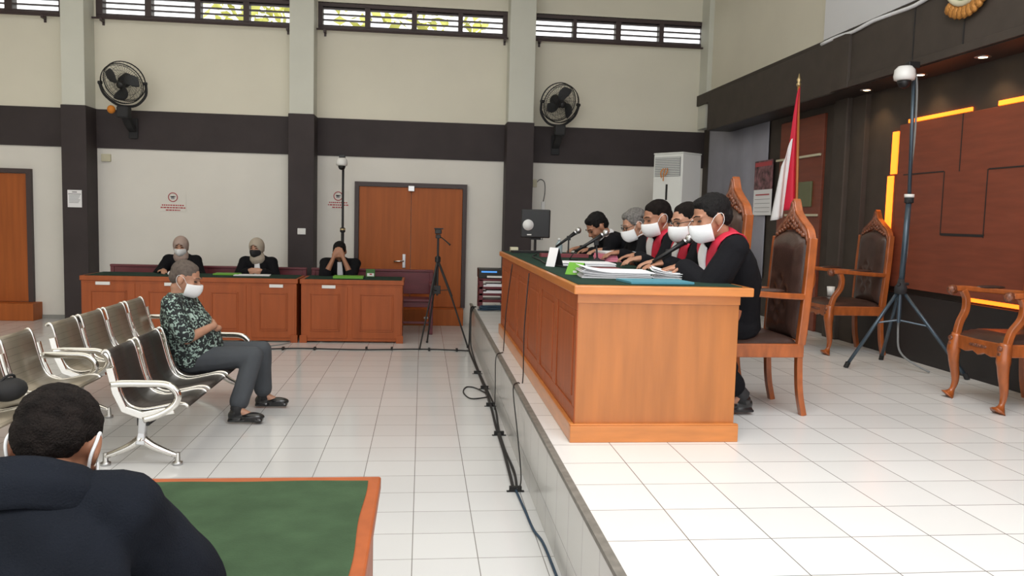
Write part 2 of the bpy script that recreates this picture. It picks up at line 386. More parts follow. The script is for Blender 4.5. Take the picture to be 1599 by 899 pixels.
# red brown door with pale rails behind the flag
DP = struct(MB().box(RX - .03, RX + .02, 8.12, 9.15, HP, 2.72).build('door_3', 'redwood', bevel=.003))
MB().box(RX - .05, RX - .03, 8.30, 8.62, 1.76, 2.03).build('door_window', 'glassy', DP, bevel=.004)
for z, a, b in ((2.30, 8.15, 9.2), (1.67, 8.15, 8.9), (1.14, 8.15, 8.9)): MB().box(RX - .055, RX - .03, a, b, z - .012, z + .012).build('door_rail', 'cream', DP, bevel=.003)
struct(MB().box(RX - .10, RX + .02, 7.55, 7.80, HP, 2.80).build('trim_6', 'rbrown', bevel=.012))
struct(MB().box(RX - .05, RX + .02, 7.30, 7.56, HP, 2.80).build('trim_7', 'rbrown', bevel=.004))

# backlit wood panel floating before the dark wall
PX = 4.075
WP = struct(MB().box(PX, PX + .02, -3, 6.70, 1.05, 2.44).build('wall_right_panel', 'redwood', bevel=.004))
grs = MB()
for y0, y1, z in ((6.6, 6.06, 2.01), (6.04, 5.56, 1.51), (5.54, 4.9, 2.0), (4.9, 4.3, 1.5), (6.04, 5.54, 1.52)): grs.box(PX - .004, PX + .002, y1, y0, z - .005, z + .005)
for y, z0, z1 in ((6.05, 1.51, 2.01), (5.55, 1.5, 2.0), (4.9, 1.5, 2.0), (5.87, 2.0, 2.44)): grs.box(PX - .0035, PX + .002, y - .004, y + .004, z0, z1)
grs.build('panel_groove', 'black', WP)
def strip(y0, y1, z0, z1, pw, lab):
    t = thing('light_strip', lab, 'light strip', (RX - .012, (y0 + y1) / 2, (z0 + z1) / 2), group='warm strips around the panel')
    o = MB().box(-.006, .010, (y0 - y1) / 2, (y1 - y0) / 2, (z0 - z1) / 2, (z1 - z0) / 2).build('diffuser', 'led', t, bevel=.002)
    return
    l = bpy.data.lights.new('light_strip_glow', 'AREA'); l.shape = 'RECTANGLE'; l.size = max(y1 - y0, .05); l.size_y = max(z1 - z0, .05); l.energy = pw; l.color = (1, .32, .05)
    lo = bpy.data.objects.new('light_strip_glow', l); COL.objects.link(lo); lo.parent = t; lo.location = (-.03, 0, 0); lo.rotation_euler = (0, R(90), 0)
    l.size, l.size_y = l.size_y, l.size
strip(6.80, 6.885, 2.03, 2.40, 1.5, 'upper glowing orange strip at left edge of wood panel')
strip(6.84, 6.925, 1.15, 2.015, 3.0, 'lower glowing orange strip behind the corner chair back')
strip(5.85, 6.66, 2.455, 2.485, 2.0, 'orange glowing strip along top of panel beside the camera pole')
strip(3.2, 5.56, 2.455, 2.490, 4.0, 'orange glowing strip above panel at the right picture edge')
strip(3.2, 5.75, 1.015, 1.045, 2.0, 'orange glowing strip under panel seen behind the rightmost chair arm')
for y, lab in ((7.09, 'small downlight in soffit farthest from viewer'), (6.29, 'downlight in soffit beside the dome camera'), (5.55, 'brightest nearest downlight in the soffit')):
    t = thing('downlight', lab, 'downlight', (3.97, y, 2.80), group='soffit downlights')
    MB().lathe([(.055, -.012), (.06, 0.0), (.04, .0), (.04, -.008)], 20).build('trim_ring', 'steel', t, smooth=True)
    MB().lathe([(.0, -.014), (.03, -.012), (.042, -.004), (.0, -.003)], 20).build('bulb', 'lamp', t, smooth=True)
    l = bpy.data.lights.new('downlight_beam', 'SPOT'); l.energy = 5; l.color = (1, .62, .3); l.spot_size = R(110); l.spot_blend = .6; l.shadow_soft_size = .04
    lo = bpy.data.objects.new('downlight_beam', l); COL.objects.link(lo); lo.parent = t; lo.location = (0, 0, -.03)

# ================================================================== FURNITURE
def panel_frame(mb, x0, x1, z0, z1, y, s=-1, d=.012, ww=.012):
    """raised moulding rectangle on a face at y"""
    ya, yb = sorted((y, y + s * d))
    mb.box(x0, x1, ya, yb, z0, z0 + ww).box(x0, x1, ya, yb, z1 - ww, z1).box(x0, x0 + ww, ya, yb, z0, z1).box(x1 - ww, x1, ya, yb, z0, z1)

def far_desk(x0, x1, splits, label, tags):
    t = thing('courtroom_desk', label, 'desk', (x0, 9.91, 0), group='desks along the far wall')
    L = x1 - x0; dd = .60; H = .765
    MB().box(0, L, 0, dd, H - .055, H).build('desk_top', 'fwood', t, bevel=.005)
    MB().box(.05, L - .03, .03, dd - .01, H, H + .006).build('felt_cover', 'dfelt', t, bevel=.002)
    MB().box(.015, .045, .012, dd - .02, .03, H - .055).build('side_panel', 'fwood', t, bevel=.002)
    MB().box(L - .045, L - .015, .012, dd - .02, .03, H - .055).build('side_panel', 'fwood', t, bevel=.002)
    MB().box(.02, L - .02, .014, .034, .02, H - .055).build('front_panel', 'fwood', t)
    xs = [0.0] + splits + [L]
    for a, b in zip(xs, xs[1:]):
        m = MB().box(a + .03, b - .03, .006, .016, .055, H - .085)
        panel_frame(m, a + .12, b - .12, .14, H - .17, .006, -1, .008, .012)
        m.box(a + .12 + .02, b - .14, .001, .008, .16, H - .19)
        m.build('front_door_panel', 'fwood', t, bevel=.003)
    for a in ([0.0, L - .085] if x0 > -2 else [L - .085]):
        MB().box(a, a + .085, -.012, .03, 0, .09).build('foot_block', 'fwood', t, bevel=.003)
    for i, a in enumerate(tags): MB().box(a, a + .16, -.008, .008, H - .105, H - .068).build('name_strip', 'white', t, bevel=.002)
    return t
far_desk(-3.95, -1.47, [.645, 1.36, 1.91], 'longer red wood desk before the two women in headscarves', [.18, .95, 2.15])
far_desk(-1.446, -.213, [.59], 'shorter red wood desk before the man covering his face', [.26])

# maroon pews behind the far desks
def pew(x0, x1, label):
    t = thing('maroon_pew', label, 'bench', ((x0 + x1) / 2, 10.95, 0), group='maroon pews')
    h = (x1 - x0) / 2
    MB().box(-h, h, .10, .14, .50, .82).build('backrest', 'maroon', t, bevel=.008)
    MB().box(-h, h, .085, .155, .80, .83).build('top_rail', 'maroon', t, bevel=.006)
    MB().box(-h, h, -.28, .12, .43, .465).build('seat', 'maroon', t, bevel=.008)
    MB().box(-h, h, -.26, -.235, .36, .43).build('apron', 'maroon', t, bevel=.004)
    for s in (-1, 1):
        MB().box(s * (h - .03) - .025, s * (h - .03) + .025, -.27, -.22, 0, .66).build('leg', 'maroon', t, bevel=.005)
        MB().box(s * (h - .03) - .025, s * (h - .03) + .025, .09, .14, 0, .82).build('leg', 'maroon', t, bevel=.005)
        MB().bar([(s * (h - .03), -.30, .66), (s * (h - .03), -.1, .672), (s * (h - .03), .11, .66)], .03, .06, (0, 0, 1)).build('armrest', 'maroon', t, bevel=.005)
    MB().box(-h, h, -.255, -.23, .14, .17).build('stretcher', 'maroon', t, bevel=.004)
pew(-4.02, -2.92, 'maroon pew end showing left of the pink headscarf')
pew(-2.86, -1.52, 'maroon pew behind the woman in a black face mask')
pew(-1.46, .16, 'maroon pew with open arm beside the camera tripod')

# judges' bench -----------------------------------------------------
t = thing('judges_bench', 'long orange wood judges bench with panelled front on the platform', 'desk', (.772, 3.95, HP))
BL = 3.83
MB().box(-.03, .885, -.05, BL + .03, .745, .79).build('desk_top', 'woodh', t, bevel=.006)
MB().box(-.004, .84, -.005, BL, .788, .7945).build('felt_cover', 'dfelt', t, bevel=.002)
MB().box(0, .83, 0, .03, .02, .745).build('end_panel', 'wood', t, bevel=.003)
MB().box(-.002, .832, -.006, .0, .70, .745).build('end_rail', 'woodh', t)
MB().box(0, .83, BL - .03, BL, .02, .745).build('end_panel', 'wood', t, bevel=.003)
MB().box(-.025, .845, -.03, .0, 0, .085).box(-.025, .845, -.027, 0, .085, .092).build('plinth', 'woodh', t, bevel=.004)
MB().box(-.025, -.0, .0, BL, 0, .092).build('plinth', 'woodh', t, bevel=.004)
MB().box(.80, .83, .03, .07, .02, .745).build('rear_post', 'wood', t)
MB().box(0.004, .028, .03, BL - .03, .02, .745).build('front_panel', 'fwood', t)  # long front in darker wood than the end: its shade is in the colour
ys = [0, .64, 1.28, 1.92, 2.56, 3.2, BL]
for a, b in zip(ys, ys[1:]):
    m = MB().box(-.004, .006, a + .0, b - .0, .66, .745).box(-.004, .006, a, b, .092, .17).box(-.004, .006, a, a + .06, .17, .66).box(-.004, .006, b - .06, b, .17, .66)
    m.build('front_frame', 'fwood', t, bevel=.003)
    MB().box(-.003, .006, a + .10, b - .10, .21, .62).build('front_raised_panel', 'fwood', t, bevel=.008)

# foreground table --------------------------------------------------
t = thing('green_topped_table', 'wooden table with green cloth top in the near left foreground', 'table', (-.11, 1.66, 0))
MB().box(-1.7, 0, 0, .73, .74, .78).build('table_top', 'fwood', t, bevel=.006)
fl = MB()
def fe(u, v):
    x = -1.66 + u * (1.66 - .036); y = .03 + v * .655
    return V((x + (.003 * sin(v * 9) if u > .99 else 0), y + (.003 * sin(u * 30) if v > .99 else 0), .7825 + .001 * noise.noise((x * 6, y * 6, 0))))
fl.grid(fe, 40, 20).build('felt_cover', 'felt', t, smooth=True)
MB().box(-1.68, -.02, .69, .71, .05, .74).build('front_panel', 'fwood', t)
MB().box(-.045, -.02, .02, .70, .0, .74).build('side_panel', 'fwood', t)
MB().box(-1.68, -1.655, .02, .70, .0, .74).build('side_panel', 'fwood', t)

# carved armchairs --------------------------------------------------
def carved_chair(label, loc, rz=0, sz=1.0):
    t = thing('carved_armchair', label, 'chair', loc, rz, group='carved leather armchairs')
    # seat
    def sfn(u, v):
        x = -.25 + .46 * u; y = -.235 + .47 * v; e = min(u, 1 - u, v, 1 - v)
        return V((x - .02 * (1 - (2 * v - 1) ** 2) * (1 - u), y * (1 - .08 * u), .425 + .05 * min(1, e * 5) ** .5))
    m = MB().grid(sfn, 16, 16); m.box(-.25, .21, -.225, .225, .40, .427); m.build('seat', 'leather', t, smooth=True)
    MB().box(-.245, .235, -.245, -.215, .345, .425).box(-.245, .235, .215, .245, .345, .425).box(.205, .235, -.22, .22, .345, .425).build('seat_frame', 'chairwood', t, bevel=.006)
    ap = [(-.245, .425), (.245, .425), (.245, .35), (.12, .33), (.05, .345), (0, .325), (-.05, .345), (-.12, .33), (-.245, .35)]
    MB().prism(ap, -.27, -.24, 'x').build('front_apron', 'chairwood', t, bevel=.004)
    ac = MB()
    for k in range(-3, 4): ac.ell((-.272, k * .022, .385), (.008, .016, .012 - abs(k) * .001), nu=8, nv=6)
    ac.build('apron_carving', 'chairdark', t, smooth=True)
    # legs
    for s in (-1, 1):
        pts = cat([(-.255, s * .225, .43), (-.268, s * .232, .34), (-.262, s * .232, .24), (-.245, s * .228, .12), (-.262, s * .235, .045), (-.285, s * .24, .012)], 4)
        rs = [.034 + .0 * k for k in range(len(pts))]
        for k in range(len(pts)):
            q = k / (len(pts) - 1); rs[k] = .034 + .008 * sin(q * 6) if q < .3 else .036 - .022 * (q - .3) / .5 if q < .8 else .02 + .03 * (q - .8) / .2
        lg = MB().tube(pts, rs, 10).build('leg', 'chairwood', t, smooth=True)
        kc = MB()
        for k in range(3): kc.ell((-.297, s * .232, .40 - k * .035), (.012, .022 - k * .004, .018), nu=8, nv=6)
        kc.build('leg_carving', 'chairdark', lg, smooth=True)
        MB().bar(cat([(.215, s * .215, .42), (.222, s * .215, .25), (.235, s * .215, .12), (.262, s * .215, 0)], 4), .045, .034, (0, 1, 0)).build('leg', 'chairwood', t, bevel=.004)
    # back: tilted plane coordinates (y, h) -> x
    def BX(h): return .205 + (h - .43) * .055
    for s in (-1, 1):
        MB().bar([(BX(h) + .015, s * (.225 + .012 * sin((h - .43) * 4)), h) for h in (.42, .55, .7, .85, .98, 1.04)], .042, .05, (0, 1, 0)).build('back_post', 'chairwood', t, bevel=.006)
    arch = cat2([(-.235, 1.02), (-.20, 1.09), (-.13, 1.135), (-.075, 1.17), (-.04, 1.20), (0, 1.27), (.04, 1.20), (.075, 1.17), (.13, 1.135), (.20, 1.09), (.235, 1.02)], 3)
    P = lambda pts: [(p.x, p.y) for p in [V((q[0], q[1], 0)) for q in pts]]
    outer = [(p[0], p[1]) for p in arch2(arch)]
    inner = [(.20 * cos(a), 1.0 + .085 * sin(a)) for a in [pi * k / 14 for k in range(15)]]
    poly = outer + inner
    o = MB().prism([(y, h) for y, h in poly], 0, .045, 'x').build('crest', 'chairwood', t, bevel=.003); o.location.x = BX(1.05) - .004
    inset = [(y * .93, 1.03 + (h - 1.03) * .94) for y, h in outer]
    inn2 = [(.205 * cos(a), 1.0 + .092 * sin(a)) for a in [pi * k / 14 for k in range(15)]]
    cv = MB().prism(inset + inn2, 0, .010, 'x')
    for v in cv.bm.verts: v.co.x += BX(1.05) - .012
    for k in range(-5, 6):
        yy = k * .034; hh = 1.115 - abs(k) * .012
        cv.ell((BX(hh) - .012, yy, hh), (.016, .019, .014), nu=8, nv=6)
        if abs(k) < 4: cv.ell((BX(hh) - .012, yy * .8, hh + .034 - abs(k) * .004), (.014, .014, .017), nu=8, nv=6)
    for k in range(-2, 3): cv.ell((BX(1.15) - .004, k * .026, 1.155 - abs(k) * .014), (.014, .016, .020), nu=8, nv=6)
    for k in range(3): cv.ell((BX(1.2) - .002, 0, 1.18 + k * .03), (.014, .022 - k * .005, .018), nu=8, nv=6)
    cv.build('crest_carving', 'chairdark', t, smooth=True)
    # padded leather back, arched top with tufts
    def bfn(u, v):
        y = -.205 + .41 * u; top = 1.0 + .082 * math.sqrt(max(0, 1 - (y / .206) ** 2)); h = .445 + (top - .445) * v
        e = min(u, 1 - u, v * 1.2, (1 - v) * 1.2); b = .045 * min(1, e * 6) ** .5
        for ty, th in ((-.07, .72), (.07, .72), (0, .66), (0, .78), (-.07, .62), (.07, .62), (0, .56)):
            b -= .018 * math.exp(-(((y - ty) / .022) ** 2 + ((h - th) / .025) ** 2))
        return V((BX(h) - .002 - b, y, h))
    MB().grid(bfn, 28, 40).build('backrest', 'leather', t, smooth=True)
    MB().prism([(-.205, .445), (.205, .445), (.205, 1.0), (.14, 1.06), (0, 1.085), (-.14, 1.06), (-.205, 1.0)], 0, .02, 'x').build('back_board', 'leather', t).location.x = BX(.8) + .008
    MB().bar([(BX(.48) + .01, -.22, .49), (BX(.48) + .01, .22, .49)], .05, .03, (0, 0, 1)).build('lower_rail', 'chairwood', t, bevel=.004)
    # arms
    for s in (-1, 1):
        am = MB().bar(cat([(.225, s * .235, .70), (.10, s * .25, .705), (-.05, s * .265, .715), (-.20, s * .27, .725), (-.27, s * .265, .722)], 4), .035, [.035] + [.045] * 15 + [.05], (0, 0, 1)).build('armrest', 'chairwood', t, bevel=.007)
        MB().lathe([(.0, -.028), (.028, -.02), (.034, 0), (.028, .02), (.0, .028)], 12, Matrix.Rotation(pi / 2, 4, 'X'), (-.285, s * .265, .715)).build('arm_scroll', 'chairdark', am, smooth=True)
        MB().ell((-.02, s * .26, .735), (.11, .022, .014)).build('arm_pad', 'leather', am, smooth=True)
        MB().bar(cat([(-.255, s * .235, .42), (-.235, s * .24, .50), (-.19, s * .255, .58), (-.185, s * .262, .66), (-.21, s * .266, .715)], 4), .04, .04, (0, 1, 0)).build('arm_support', 'chairwood', t, bevel=.006)
    t.scale = (sz, sz, sz)
    return t
def arch2(a): return [(p.x, p.y) for p in a]
_c = cat
def arch_pts(l): return [V((p[0], p[1], 0)) for p in l]
def cat2(pts, k): return _c(arch_pts(pts), k)
ch = carved_chair('carved armchair of the nearest judge at the near end of the bench', (1.975, 4.70, HP))
def place(src, loc, label, sz=1.0, rz=0):
    c = copy_tree(src); c.location = loc; c['label'] = label; c.scale = (sz, sz, sz); c.rotation_euler.z = rz; return c
place(ch, (3.765, 6.87, HP), 'empty carved armchair against wall behind the tripod stand')
place(ch, (3.77, 4.74, HP), 'carved armchair cut by the right edge of the picture')
place(ch, (1.85, 5.45, HP), 'tallest carved armchair rising behind the head of the nearest judge', 1.13)
place(ch, (1.79, 6.14, HP), 'carved armchair whose crest shows beside the judge in glasses', .965)
place(ch, (1.68, 6.90, HP), 'farthest carved armchair, its top showing between the grey haired man and shaved judge', .94)

# airport style waiting benches -------------------------------------
prof = cat([(-.012, 0, .675), (.0, 0, .692), (.022, 0, .69), (.045, 0, .64), (.075, 0, .52), (.11, 0, .41), (.155, 0, .355), (.23, 0, .335), (.33, 0, .352), (.42, 0, .372), (.47, 0, .368), (.49, 0, .35)], 3)
PITCH = .51
def wait_bench(n, loc, label, matn, arms=(True, True), skip=()):
    t = thing('waiting_bench', label, 'bench', loc, group='steel waiting benches')
    for i in range(n):
        y0 = i * PITCH + .045; y1 = (i + 1) * PITCH - .045
        g = MB().grid(lambda u, v: V((prof[int(round(v * (len(prof) - 1)))].x, y0 + (y1 - y0) * u, prof[int(round(v * (len(prof) - 1)))].z)), 1, len(prof) - 1)
        s = g.build('seat', matn, t, smooth=True, solid=.006)
        for yy in (y0, y1): MB().tube([(p.x, yy, p.z + .002) for p in prof], .0105, 8).build('seat_edge', 'chrome', s, smooth=True)
    MB().box(.20, .27, .0, n * PITCH, .245, .305).build('beam', 'blkm', t, bevel=.006)
    for i in range(n + 1):
        y = i * PITCH
        MB().bar([(.05, y, .60), (.085, y, .45), (.13, y, .35), (.235, y, .31), (.42, y, .345)], .022, .045, (0, 1, 0)).build('seat_bracket', 'chrome', t, bevel=.004)
    for k, y in enumerate((0.0, n * PITCH)):
        if not arms[k]: continue
        a = cat([(.055, y, .50), (.12, y, .505), (.25, y, .505), (.37, y, .50), (.425, y, .465), (.44, y, .42), (.41, y, .365), (.33, y, .315), (.24, y, .285)], 5)
        MB().tube(a, .017, 10, flat=(1, 1.35), up=(0, 1, 0)).build('armrest', 'chrome', t, smooth=True)
    for y in (.02, n * PITCH - .02):
        MB().bar([(.235, y, .30), (.225, y, .2), (.22, y, .13)], [.05, .045, .06], [.05, .045, .06], (0, 1, 0)).build('post', 'steel', t, bevel=.006)
        for s in (1, -1):
            l = MB().tube(cat([(.22, y, .165), (.22 + s * .06, y, .12), (.22 + s * .14, y, .082), (.22 + s * .21, y, .055)], 4), [.03 - .0012 * k for k in range(13)], 10).build('leg', 'chrome', t, smooth=True)
            MB().lathe([(.014, .075), (.016, .02), (.03, .018), (.03, 0)], 14, None, (.22 + s * .21, y, 0)).build('foot_pad', 'steel', l, smooth=True)
    return t
wait_bench(4, (-1.895, 5.04, 0), 'dark steel waiting bench the man in the patterned shirt sits on', 'seatk')
wait_bench(4, (-2.725, 6.22, 0), 'khaki grey waiting bench directly behind the seated man', 'seat')
wait_bench(4, (-2.74, 3.98, 0), 'khaki grey waiting bench cut by the left edge of the picture', 'seat')

# floor standing air conditioner -------------------------------------
t = thing('standing_air_conditioner', 'white floor standing air conditioner in the far right corner', 'air conditioner', (2.95, 10.33, HP), R(-55))
AW, AD, AH = .46, .38, 1.99
MB().box(0, AW + .0, 0, AD, 0, AH - .02).box(-.006, AW + .006, -.006, AD + .006, AH - .02, AH).build('cabinet', 'acw', t, bevel=.012)
MB().box(.03, AW - .03, -.012, .0, AH - .30, AH - .06).build('outlet_recess', 'grey', t, bevel=.004)
lv = MB()
for k in range(11): lv.box(.035, AW - .035, -.02, -.005, AH - .292 + k * .0215, AH - .284 + k * .0215)
lv.build('grille', 'acw', t)
MB().box(.012, AW - .012, -.010, .0, .9, AH - .32).build('front_panel', 'acw', t, bevel=.004)
MB().box(.215, .245, -.014, -.008, AH - .60, AH - .40).build('display_slot', 'blk', t, bevel=.002)
rb = MB()
for k, (a, b) in enumerate(((.18, .10), (.21, .14), (.24, .07))):
    rb.bar(cat([(a, -.022, AH - .20), (a + .02 * (k - 1), -.05, AH - .25), (a - .02, -.035, AH - .20 - b - .02)], 4), .002, .014, (0, 1, 0))
rb.build('ribbon', 'orib', t)

# wall fans ------------------------------------------------------------
def wall_fan(loc, aim, label, rag):
    """loc = bracket foot on the wall band; head aims along aim"""
    t = thing('wall_fan', label, 'fan', loc, group='wall fans')
    MB().box(-.06, .06, -.03, .0, -.22, .06).build('wall_plate', 'blkm', t, bevel=.01)
    MB().bar(cat([(0, -.02, -.10), (0, -.16, -.05), (0, -.30, .04), (0, -.36, .13)], 4), .07, .10, (0, 1, 0)).build('neck', 'blkm', t, bevel=.01)
    MB().box(-.075, .075, -.44, -.28, .02, .17).build('switch_housing', 'blkm', t, bevel=.02)
    hc = V((0, -.42, .46)); f = V(aim).normalized(); r = f.cross(V((0, 0, 1))).normalized(); u = r.cross(f)
    B = Matrix(((r.x, u.x, f.x, hc.x), (r.y, u.y, f.y, hc.y), (r.z, u.z, f.z, hc.z), (0, 0, 0, 1)))
    yk = cat([V((-.30, 0, -.02)), V((-.27, -.16, -.02)), V((-.14, -.29, -.02)), V((0, -.32, -.02)), V((.14, -.29, -.02)), V((.27, -.16, -.02)), V((.30, 0, -.02))], 4)
    MB().bar([B @ p for p in yk], .014, .035, f).build('yoke', 'blkm', t, bevel=.003)
    for s in (-1, 1): MB().tube([B @ V((s * .315, 0, -.02)), B @ V((s * .265, 0, -.02))], .022, 10).build('knob', 'blkm', t)
    c = MB()
    for k, (rr, z) in enumerate(((.27, 0), (.27, -.09), (.262, .04), (.262, -.12))):
        c.tube([B @ V((rr * cos(a), rr * sin(a), z)) for a in [2 * pi * i / 36 for i in range(37)]], .007 if k < 2 else .004, 6, False)
    for rr, z in ((.20, .062), (.13, .075), (.07, .08), (.20, -.13), (.1, -.14)):
        c.tube([B @ V((rr * cos(a), rr * sin(a), z)) for a in [2 * pi * i / 30 for i in range(31)]], .0022, 4, False)
    for i in range(64):
        a = 2 * pi * i / 64
        c.tube([B @ V((rr * cos(a + tw), rr * sin(a + tw), z)) for rr, z, tw in ((.05, .082, 0), (.15, .075, .06), (.23, .055, .1), (.27, 0, .12))], .0016, 4, False)
        if i % 2: c.tube([B @ V((rr * cos(a), rr * sin(a), z)) for rr, z in ((.07, -.14), (.18, -.135), (.25, -.12), (.27, -.09))], .0016, 4, False)
    c.build('cage', 'blk', t, smooth=True)
    MB().lathe([(0, .086), (.045, .083), (.05, .07), (0, .065)], 20, B).build('cage_badge', 'blk', t, smooth=True)
    MB().lathe([(0, -.02), (.06, -.02), (.08, -.07), (.08, -.20), (.05, -.24), (0, -.24)], 18, B).build('motor', 'blkm', t, smooth=True)
    hb = MB().lathe([(0, .05), (.035, .045), (.045, .0), (.045, -.03), (0, -.03)], 18, B).build('hub', 'blk', t, smooth=True)
    for k in range(3):
        a0 = 2 * pi * k / 3 + rag
        def bl(u_, v_):
            rr = .04 + .195 * u_; wd = .30 + .55 * sin(pi * min(1, u_ * .8 + .15)); a = a0 + (v_ - .5) * wd * 1.25 + u_ * .5
            return B @ V((rr * cos(a), rr * sin(a), .015 + (v_ - .5) * .05 * (1 - .3 * u_)))
        MB().grid(bl, 10, 8).build('blade', 'fanblade', hb, smooth=True, solid=.003)
    return t
f1 = wall_fan((-3.97, WY - .025, 2.73), (-.05, -.88, -.45), 'black wall fan at left with an orange ball hanging beneath it', .4)
wall_fan((1.90, WY - .025, 2.71), (.32, -.88, -.36), 'black wall fan at right above the loudspeaker', 1.3)
MB().ell((-.14, -.42, .12), (.052, .052, .055)).build('orange_knob', 'orib', f1, smooth=True)

# loudspeaker on side table ---------------------------------------------
t = thing('side_table', 'low wooden side table beyond the far end of the judges bench', 'table', (.84, 8.0, HP))
MB().box(0, .92, 0, .5, .71, .745).build('table_top', 'fwood', t, bevel=.006)
for a in (.03, .84):
    for b in (.03, .42): MB().box(a, a + .05, b, b + .05, 0, .71).build('leg', 'fwood', t, bevel=.004)
MB().box(.03, .89, .035, .05, .55, .71).build('apron', 'fwood', t)
t = thing('loudspeaker', 'black studio loudspeaker with white cone on a short stand', 'speaker', (1.15, 8.28, HP + .745), R(-8))
MB().box(-.15, .15, -.02, .2, .17, .46).build('cabinet', 'blk', t, bevel=.012)
MB().lathe([(.0, .004), (.018, .004), (.022, .0), (.045, -.008), (.050, -.010), (.056, -.006), (.056, .012)], 24, Matrix.Rotation(pi / 2, 4, 'X'), (-.075, -.022, .30)).build('woofer_cone', 'silver', t, smooth=True)
MB().box(-.085, -.04, -.026, -.018, .195, .207).build('badge', 'white', t, bevel=.002)
MB().tube([(0, .09, .02), (0, .09, .17)], .014, 10).build('stand_pole', 'blk', t)
MB().box(-.10, .10, -.01, .19, 0, .022).build('stand_base', 'blk', t, bevel=.008)
MB().box(-.06, .06, .02, .16, .15, .17).build('stand_plate', 'blk', t, bevel=.003)

# equipment cart ---------------------------------------------------------
t = thing('equipment_rack', 'dark wooden rack with slatted shelves by the end of the platform', 'rack', (.70, 9.85, HP))
for a in (0, .40):
    for b in (0, .30): MB().box(a, a + .045, b, b + .045, 0, .36).build('post', 'maroon', t, bevel=.003)
for z in (.08, .16, .24, .34): MB().box(.0, .445, 0, .345, z, z + .03).build('shelf', 'maroon', t, bevel=.003)
t2 = thing('amplifier', 'black audio device with blue display on top of the rack', 'audio device', (.69, 9.84, HP + .371))
MB().box(0, .47, 0, .32, 0, .115).build('casing', 'blk', t2, bevel=.008)
MB().box(.03, .22, -.004, .004, .072, .092).build('display', 'screen', t2)
MB().box(.10, .28, -.005, .004, .012, .034).build('label_strip', 'white', t2)
for k in range(4): MB().lathe([(0, -.012), (.010, -.012), (.012, 0)], 10, Matrix.Rotation(pi / 2, 4, 'X') , (.30 + k * .035, 0, .06)).build('knob', 'grey', t2)
for k, (z, lab) in enumerate(((.271, 'white papers stuffed on the upper shelf of the rack'), (.191, 'white papers stuffed on the middle shelf of the rack'))):
    tag(MB().box(.05, .36, .01, .26, 0, .018).box(.09, .38, .03, .24, .018, .032).build('paper_stack', 'paper', loc=(.70, 9.85, HP + z)), lab, 'papers', 'papers on the rack')
m = MB()
for k in range(9):
    a = [random.uniform(-.22, .22) for _ in range(3)]
    m.tube(cat([(.95 + .26 * cos(j * .9 + k) + random.uniform(-.04, .04), 9.66 + .09 * sin(j * 1.1 + k * 2), HP + .015 + .012 * (k % 4)) for j in range(8)], 5), .006, 6)
tag(m.build('cable_heap', 'bcable', smooth=True), 'tangled heap of dark cables on platform before the rack', 'cables', kind='stuff')

# flag --------------------------------------------------------------------
t = thing('flag_on_pole', 'red and white flag hanging on a varnished pole behind the chairs', 'flag', (3.62, 7.6, HP))
MB().tube([(0, 0, 0.02), (-.015, 0, 1.4), (-.055, 0, 2.46)], .013, 10).build('pole', 'polew', t, smooth=True)
MB().lathe([(.018, 2.44), (.024, 2.46), (.012, 2.475), (.022, 2.50), (.012, 2.52), (.004, 2.56)], 12, None, (-.056, 0, 0)).build('finial', 'brass', t, smooth=True)
MB().lathe([(.14, 0), (.14, .02), (.05, .05), (.02, .09)], 20).build('base', 'chairwood', t, smooth=True)
def flag(u0, u1):
    def fn(u, v):
        u = u0 + (u1 - u0) * u; h = v  # v down
        wd = (.03 + .17 * h ** .8)
        x = -.05 + .035 * h - wd * u; z = 2.43 - 1.15 * h - .05 * u
        return V((x, -.02 + .028 * sin(u * 9 + h * 2) * (.3 + h), z))
    return fn
MB().grid(flag(0, .72), 20, 26).build('red_half', 'flagr', t, smooth=True, solid=.003)
def fw(u, v):
    h = .40 + .66 * v; s = .60 + .62 * u * min(1, v * 3 + .12); wd = (.03 + .17 * h ** .8)
    return V((-.05 + .035 * h - wd * s - .01 * v, -.035 + .028 * sin(s * 9 + h * 2) * (.3 + h), 2.43 - 1.15 * h - .05 * s))
MB().grid(fw, 10, 22).build('white_half', 'flagw', t, smooth=True, solid=.003)

# lilac cloth and calendar on right wall -------------------------------------
def cl(u, v): return V((RX - .02 - .012 * abs(sin(u * 13)) , 9.50 + 2.06 * u, .9 + 2.02 * v))
tag(MB().grid(cl, 50, 4).build('wall_curtain', 'lilac', smooth=True, solid=.004), 'lilac grey cloth hung flat on right wall in the corner', 'curtain')
t = thing('wall_calendar', 'wall calendar with a dark picture over a white date sheet', 'calendar', (RX - .045, 9.54, 2.0))
MB().box(-.006, 0, -.26, .26, -.33, -.02).build('date_sheet', 'paper', t)
MB().box(-.008, 0, -.26, .26, -.02, .33).build('picture', 'posterp', t)
mm = MB()
for k in range(4): mm.box(-.008, -.004, -.22, .22, -.29 + k * .05, -.285 + k * .05)
mm.build('date_lines', 'signgrey', t); MB().box(-.009, -.004, -.2, .2, -.09, -.075).build('month_heading', 'signred', t)
MB().box(-.010, -.004, -.24, .24, .26, .31).build('picture_heading', 'signred', t)

